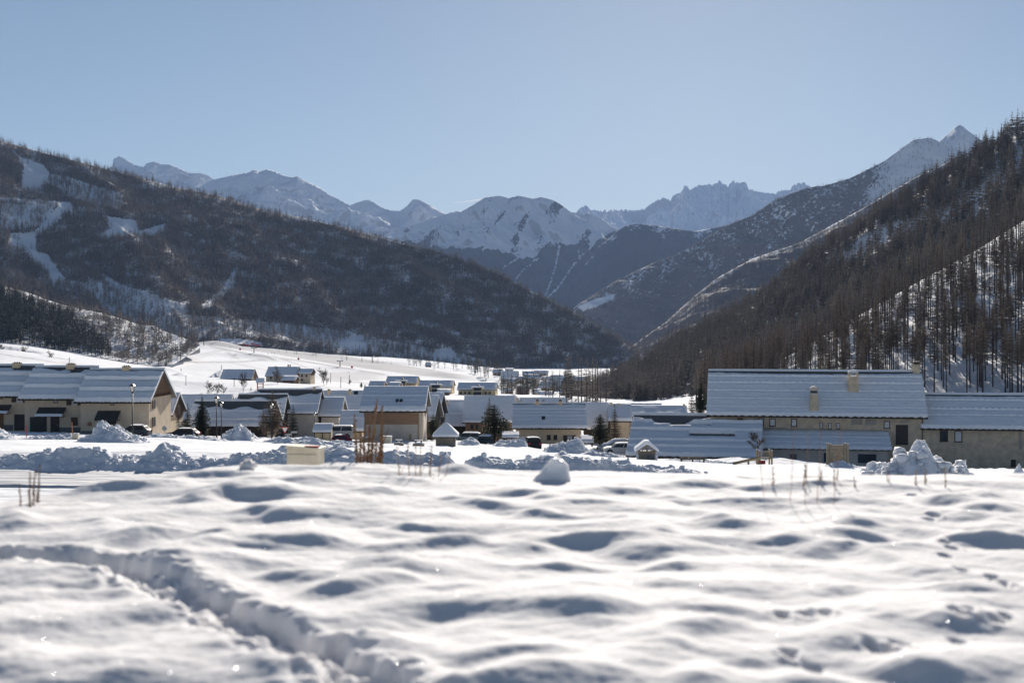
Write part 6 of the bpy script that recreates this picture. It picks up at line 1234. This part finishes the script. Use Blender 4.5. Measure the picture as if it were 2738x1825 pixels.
# ================================================================== close to the camera
def on_near(px, py): x, y = ground_hit(px, py); return Vector((x, y, float(near_z(np.array([x]), np.array([y]))[0])))
Yc = 13.5; a, b = at(764, 1300, Yc), at(852, 1300, Yc); w_ = b.x - a.x; zt = at(800, 1189, Yc).z; o = empty('meter_cabinet', ((a.x + b.x) / 2, Yc, zt - .75), -.13, 'cream plastic meter cabinet sticking out of the near snow crest', 'cabinet')
MB().box(-w_ / 2, w_ / 2, 0, .24, -.6, .72).build('housing', M['plastic_cream'], o, bevel=.018); MB().box(-w_ / 2 + .015, w_ / 2 - .015, -.008, -.001, .05, .66).build('door', M['plastic_cream'], o, bevel=.003); MB().hexa([(-w_ / 2 - .01, -.012, .72), (w_ / 2 + .01, -.012, .70), (w_ / 2 + .01, .26, .70), (-w_ / 2 - .01, .26, .72), (-w_ / 2 - .01, -.012, .742), (w_ / 2 + .01, -.012, .722), (w_ / 2 + .01, .26, .722), (-w_ / 2 - .01, .26, .742)]).build('lid', M['plastic_cream'], o, bevel=.004)
snow_layer('snow_cap', o, w_ * .75, .24, (-w_ / 2, -.005, .738), (1, 0, 0), (0, 1, 0), (0, 0, 1), T=.032, cell=.012, seed=4, eave=0, matn='snow_near'); MB().box(w_ / 2 - .14, w_ / 2 - .01, .02, .1, .722, .738).build('red_cap', M['red'], o)
MB().tube([(-w_ / 2 - .10, -.1, -.1), (-w_ / 2 - .01, .0, .40)], .009, 6).build('stake', M['straw_pale'], o)
# block of ice on the crest
Yb = 7.25; base = at(1476, 1296, Yb); Z0 = float(near_z(np.array([base.x]), np.array([Yb]))[0]) - .02; zt = at(1484, 1222, Yb).z - Z0; s_ = Yb / F
P = [(-78, -.10, -.02), (52, -.06, -.02), (50, .12, -.02), (-52, .10, -.02), (-44, -.05, zt * .30), (46, -.04, zt * .34), (46, .09, zt * .5), (-26, .08, zt * .5), (-14, .0, zt * .74), (42, .0, zt * .70), (46, .07, zt * .76), (-4, .07, zt * .84), (2, .02, zt), (20, .02, zt * .96), (22, .05, zt * .96), (6, .05, zt)]
m = MB(); m.v = [(x * s_, y, z) for x, y, z in P]; m.f = [(0, 3, 2, 1), (12, 13, 14, 15)]
for r0 in (0, 4, 8):
    for k in range(4): m.f.append((r0 + k, r0 + (k + 1) % 4, r0 + 4 + (k + 1) % 4, r0 + 4 + k))
o = m.build('ice_block', M['ice'], None, loc=(base.x, Yb, Z0)); md = o.modifiers.new('bevel', 'BEVEL'); md.width = .018; md.segments = 3; md.limit_method = 'NONE'; sb = o.modifiers.new('sub', 'SUBSURF'); sb.subdivision_type = 'SIMPLE'; sb.levels = sb.render_levels = 3; dt = bpy.data.textures.new('ice_lumps', 'CLOUDS'); dt.noise_scale = .05; dm = o.modifiers.new('lumps', 'DISPLACE'); dm.texture = dt; dm.strength = .018; tag(o, 'upright lump of ice standing alone on the crest of the near snow', 'ice block'); o.data.polygons.foreach_set('use_smooth', np.full(len(o.data.polygons), True))
def crystals(n):
    rs = np.random.RandomState(77); py = 1300 + 525 * rs.rand(n) ** 1.2; px = rs.uniform(-100, 2840, n); Yq = .775 * F / (py - HY); xq = (px - CX) / F * Yq; zq = near_z(xq, Yq) + .004
    Pq = np.stack([xq, Yq, zq], 1); v = -Pq / np.linalg.norm(Pq, axis=1, keepdims=True); hN = v + np.array(sdir); hN /= np.linalg.norm(hN, axis=1, keepdims=True)
    hN = hN + rs.normal(0, .16, (n, 3)); hN /= np.linalg.norm(hN, axis=1, keepdims=True); a = np.cross(hN, rs.normal(0, 1, (n, 3))); a /= np.linalg.norm(a, axis=1, keepdims=True); b = np.cross(hN, a); s = .0006 + .0013 * rs.rand(n, 1) ** 2.5
    V = np.stack([Pq + a * s, Pq + (b * .87 - a * .5) * s, Pq - (b * .87 + a * .5) * s], 1).reshape(-1, 3)
    return tag(link_mesh('ice_crystals', np_mesh('ice_crystals', V, np.arange(3 * n).reshape(-1, 3), 3, M['crystal'])), 'glittering ice crystals strewn over the near snow', 'ice crystals', kind='stuff')
crystals(650)
def clump(px, py, s, label, seed):
    rr = random.Random(seed); p = on_near(px, py); bm_ = MB(); n = 8
    for i in range(n + 1):
        th = math.pi * i / n
        for k in range(12): ph = 2 * math.pi * k / 12; r = s * (1 + .3 * rr.uniform(-1, 1)); bm_.v.append((r * math.sin(th) * math.cos(ph), r * math.sin(th) * math.sin(ph) * .9, r * .75 * math.cos(th)))
    for i in range(n):
        for k in range(12): a, b = i * 12 + k, i * 12 + (k + 1) % 12; bm_.f.append((a, b, b + 12, a + 12))
    o = bm_.build('snow_clod', M['snow_near'], None, loc=(p.x, p.y, p.z + s * .4), smooth=True); tag(o, label, 'snow clod')
clump(663, 1262, .045, 'loose clod on the crest left of the cream cabinet', 1); clump(2520, 1437, .03, 'small clod beside the hoof prints on the right', 2)
# dry stalks
def stalks(name, label, px, py, Y, stems, matn, seed, cat='dry plant', heads=True, r=.006):
    """stems: (foot dx, top dx, top py) in picture units round px; each with short side shoots and seed heads"""
    rr = random.Random(seed); zb = at(px, py, Y); z0 = min(zb.z, float(gz(zb.x, Y)) if Y > 14 else zb.z); o = empty(name, (zb.x, Y, zb.z), 0, label, cat); s_ = Y / F
    for dx0, dx1, top in stems:
        mb = MB(); y0 = rr.uniform(-.12, .12); A = Vector((dx0 * s_, y0, -.25)); B = Vector((dx1 * s_, y0 + rr.uniform(-.1, .1), (py - top) * s_)); n = 7
        pts = [A.lerp(B, t) + Vector((rr.uniform(-.004, .004), rr.uniform(-.004, .004), 0)) for t in np.linspace(0, 1, n)]
        mb.tube(pts, [r * (1.15 - .7 * i / (n - 1)) for i in range(n)], 6); L = (B - A).length
        if heads:
            for k in range(int(L / .014)):
                t = .42 + .58 * rr.random(); p = A.lerp(B, t); q = rr.uniform(0, 6.28); rad = r * rr.uniform(1.3, 2.6) * (1.15 - .5 * t); d = Vector((math.cos(q) * rad, math.sin(q) * rad, rr.uniform(.0, .012))); mb.tube([p, p + d * .7, p + d], [r * .7, r * .75, r * .15], 4)
        for k in range(rr.randrange(1, 4)):
            t = rr.uniform(.25, .8); p = A.lerp(B, t); q = rr.uniform(0, 6.28); l = L * rr.uniform(.08, .2); d = Vector((math.cos(q) * l * .45, math.sin(q) * l * .3, l)); mb.tube([p, p + d * .5, p + d], [r * .5, r * .45, r * .3], 5)
        mb.build('stem', M[matn], o)
    return o
stalks('dry_plant', 'clump of thick brown dead stalks standing right of the cream cabinet', 968, 1268, 8.6, [(0, -20, 1108), (-4, 4, 1140), (6, 40, 1066), (10, 30, 1150), (-10, -14, 1160), (14, 44, 1180), (2, 20, 1120)], 'straw', 1, r=.0085)
stalks('dry_plant', 'two upright brown stalks beside the thick clump', 1006, 1266, 8.5, [(0, 8, 1088), (8, 12, 1132), (-6, 2, 1180)], 'straw', 2, r=.0075)
stalks('dry_plant', 'short dead stub left of the thick stalk clump', 937, 1266, 8.4, [(0, 0, 1236), (4, 8, 1250)], 'straw', 3)
stalks('dry_plant', 'faint thin grass stems in front of the pyramid roofed hut', 1120, 1290, 7.4, [(-18, -24, 1176), (-6, -8, 1190), (12, 30, 1196), (30, 62, 1212), (40, 84, 1216), (2, 8, 1185), (22, 36, 1205), (-40, -56, 1190)], 'straw_pale', 4, r=.0028, heads=True)
stalks('dry_plant', 'dead plant with ragged leaves by the snowy road on the left', 72, 1336, 6.3, [(0, -8, 1266), (6, 8, 1252), (10, 14, 1260), (-8, -14, 1290), (22, 30, 1300)], 'straw', 5, r=.0045)
stalks('dry_plant', 'tall reddish grass stems blurred in front of the stone house lean-to', 2150, 1300, 6.3, [(-90, -110, 1150), (-44, -36, 1134), (-14, -6, 1124), (20, 34, 1136), (56, 74, 1126)], 'straw_red', 6, r=.0012)
stalks('dry_plant', 'low reddish dry stems at the crest below the climbing wall', 2190, 1296, 7.0, [(-120, -134, 1242), (-60, -50, 1236), (-30, -26, 1244), (0, 8, 1256), (30, 36, 1250), (60, 62, 1262), (90, 84, 1268)], 'straw_pale', 7, r=.004)
stalks('dry_plant', 'orange dry stems sticking up before the jagged snow heap', 2440, 1300, 7.0, [(-60, -64, 1262), (0, 4, 1256), (50, 54, 1260), (80, 84, 1250)], 'straw_pale', 8, r=.004)

# ================================================================== ground under everything, then the air
field = build_ground(); near = build_near(); road = build_road()
bpy.context.view_layer.update()
zmin = min(v for v in (min((o.matrix_world @ Vector(c)).z for c in o.bound_box) for o in scene.objects if o.type == 'MESH' and o.name != 'contrail'))
zmax = max(v for v in (max((o.matrix_world @ Vector(c)).z for c in o.bound_box) for o in scene.objects if o.type == 'MESH' and o.name != 'contrail'))
hz = MB().box(-11000, 11000, -600, 15200, zmin - 1, zmax + 12).build('haze', M['snow']); hm, hn, hp = new_mat('haze'); hn.nodes.remove(hp)
vol = hn.nodes.new('ShaderNodeVolumePrincipled'); vol.inputs['Color'].default_value = (.40, .59, 1.0, 1); vol.inputs['Density'].default_value = 4.4e-5; vol.inputs['Anisotropy'].default_value = 0.0
hn.links.new(vol.outputs[0], hn.nodes['Material Output'].inputs['Volume']); hz.data.materials.clear(); hz.data.materials.append(hm); tag(hz, kind='stuff'); hz['label'] = 'thin blue air that veils the far mountains'; hz['category'] = 'haze'
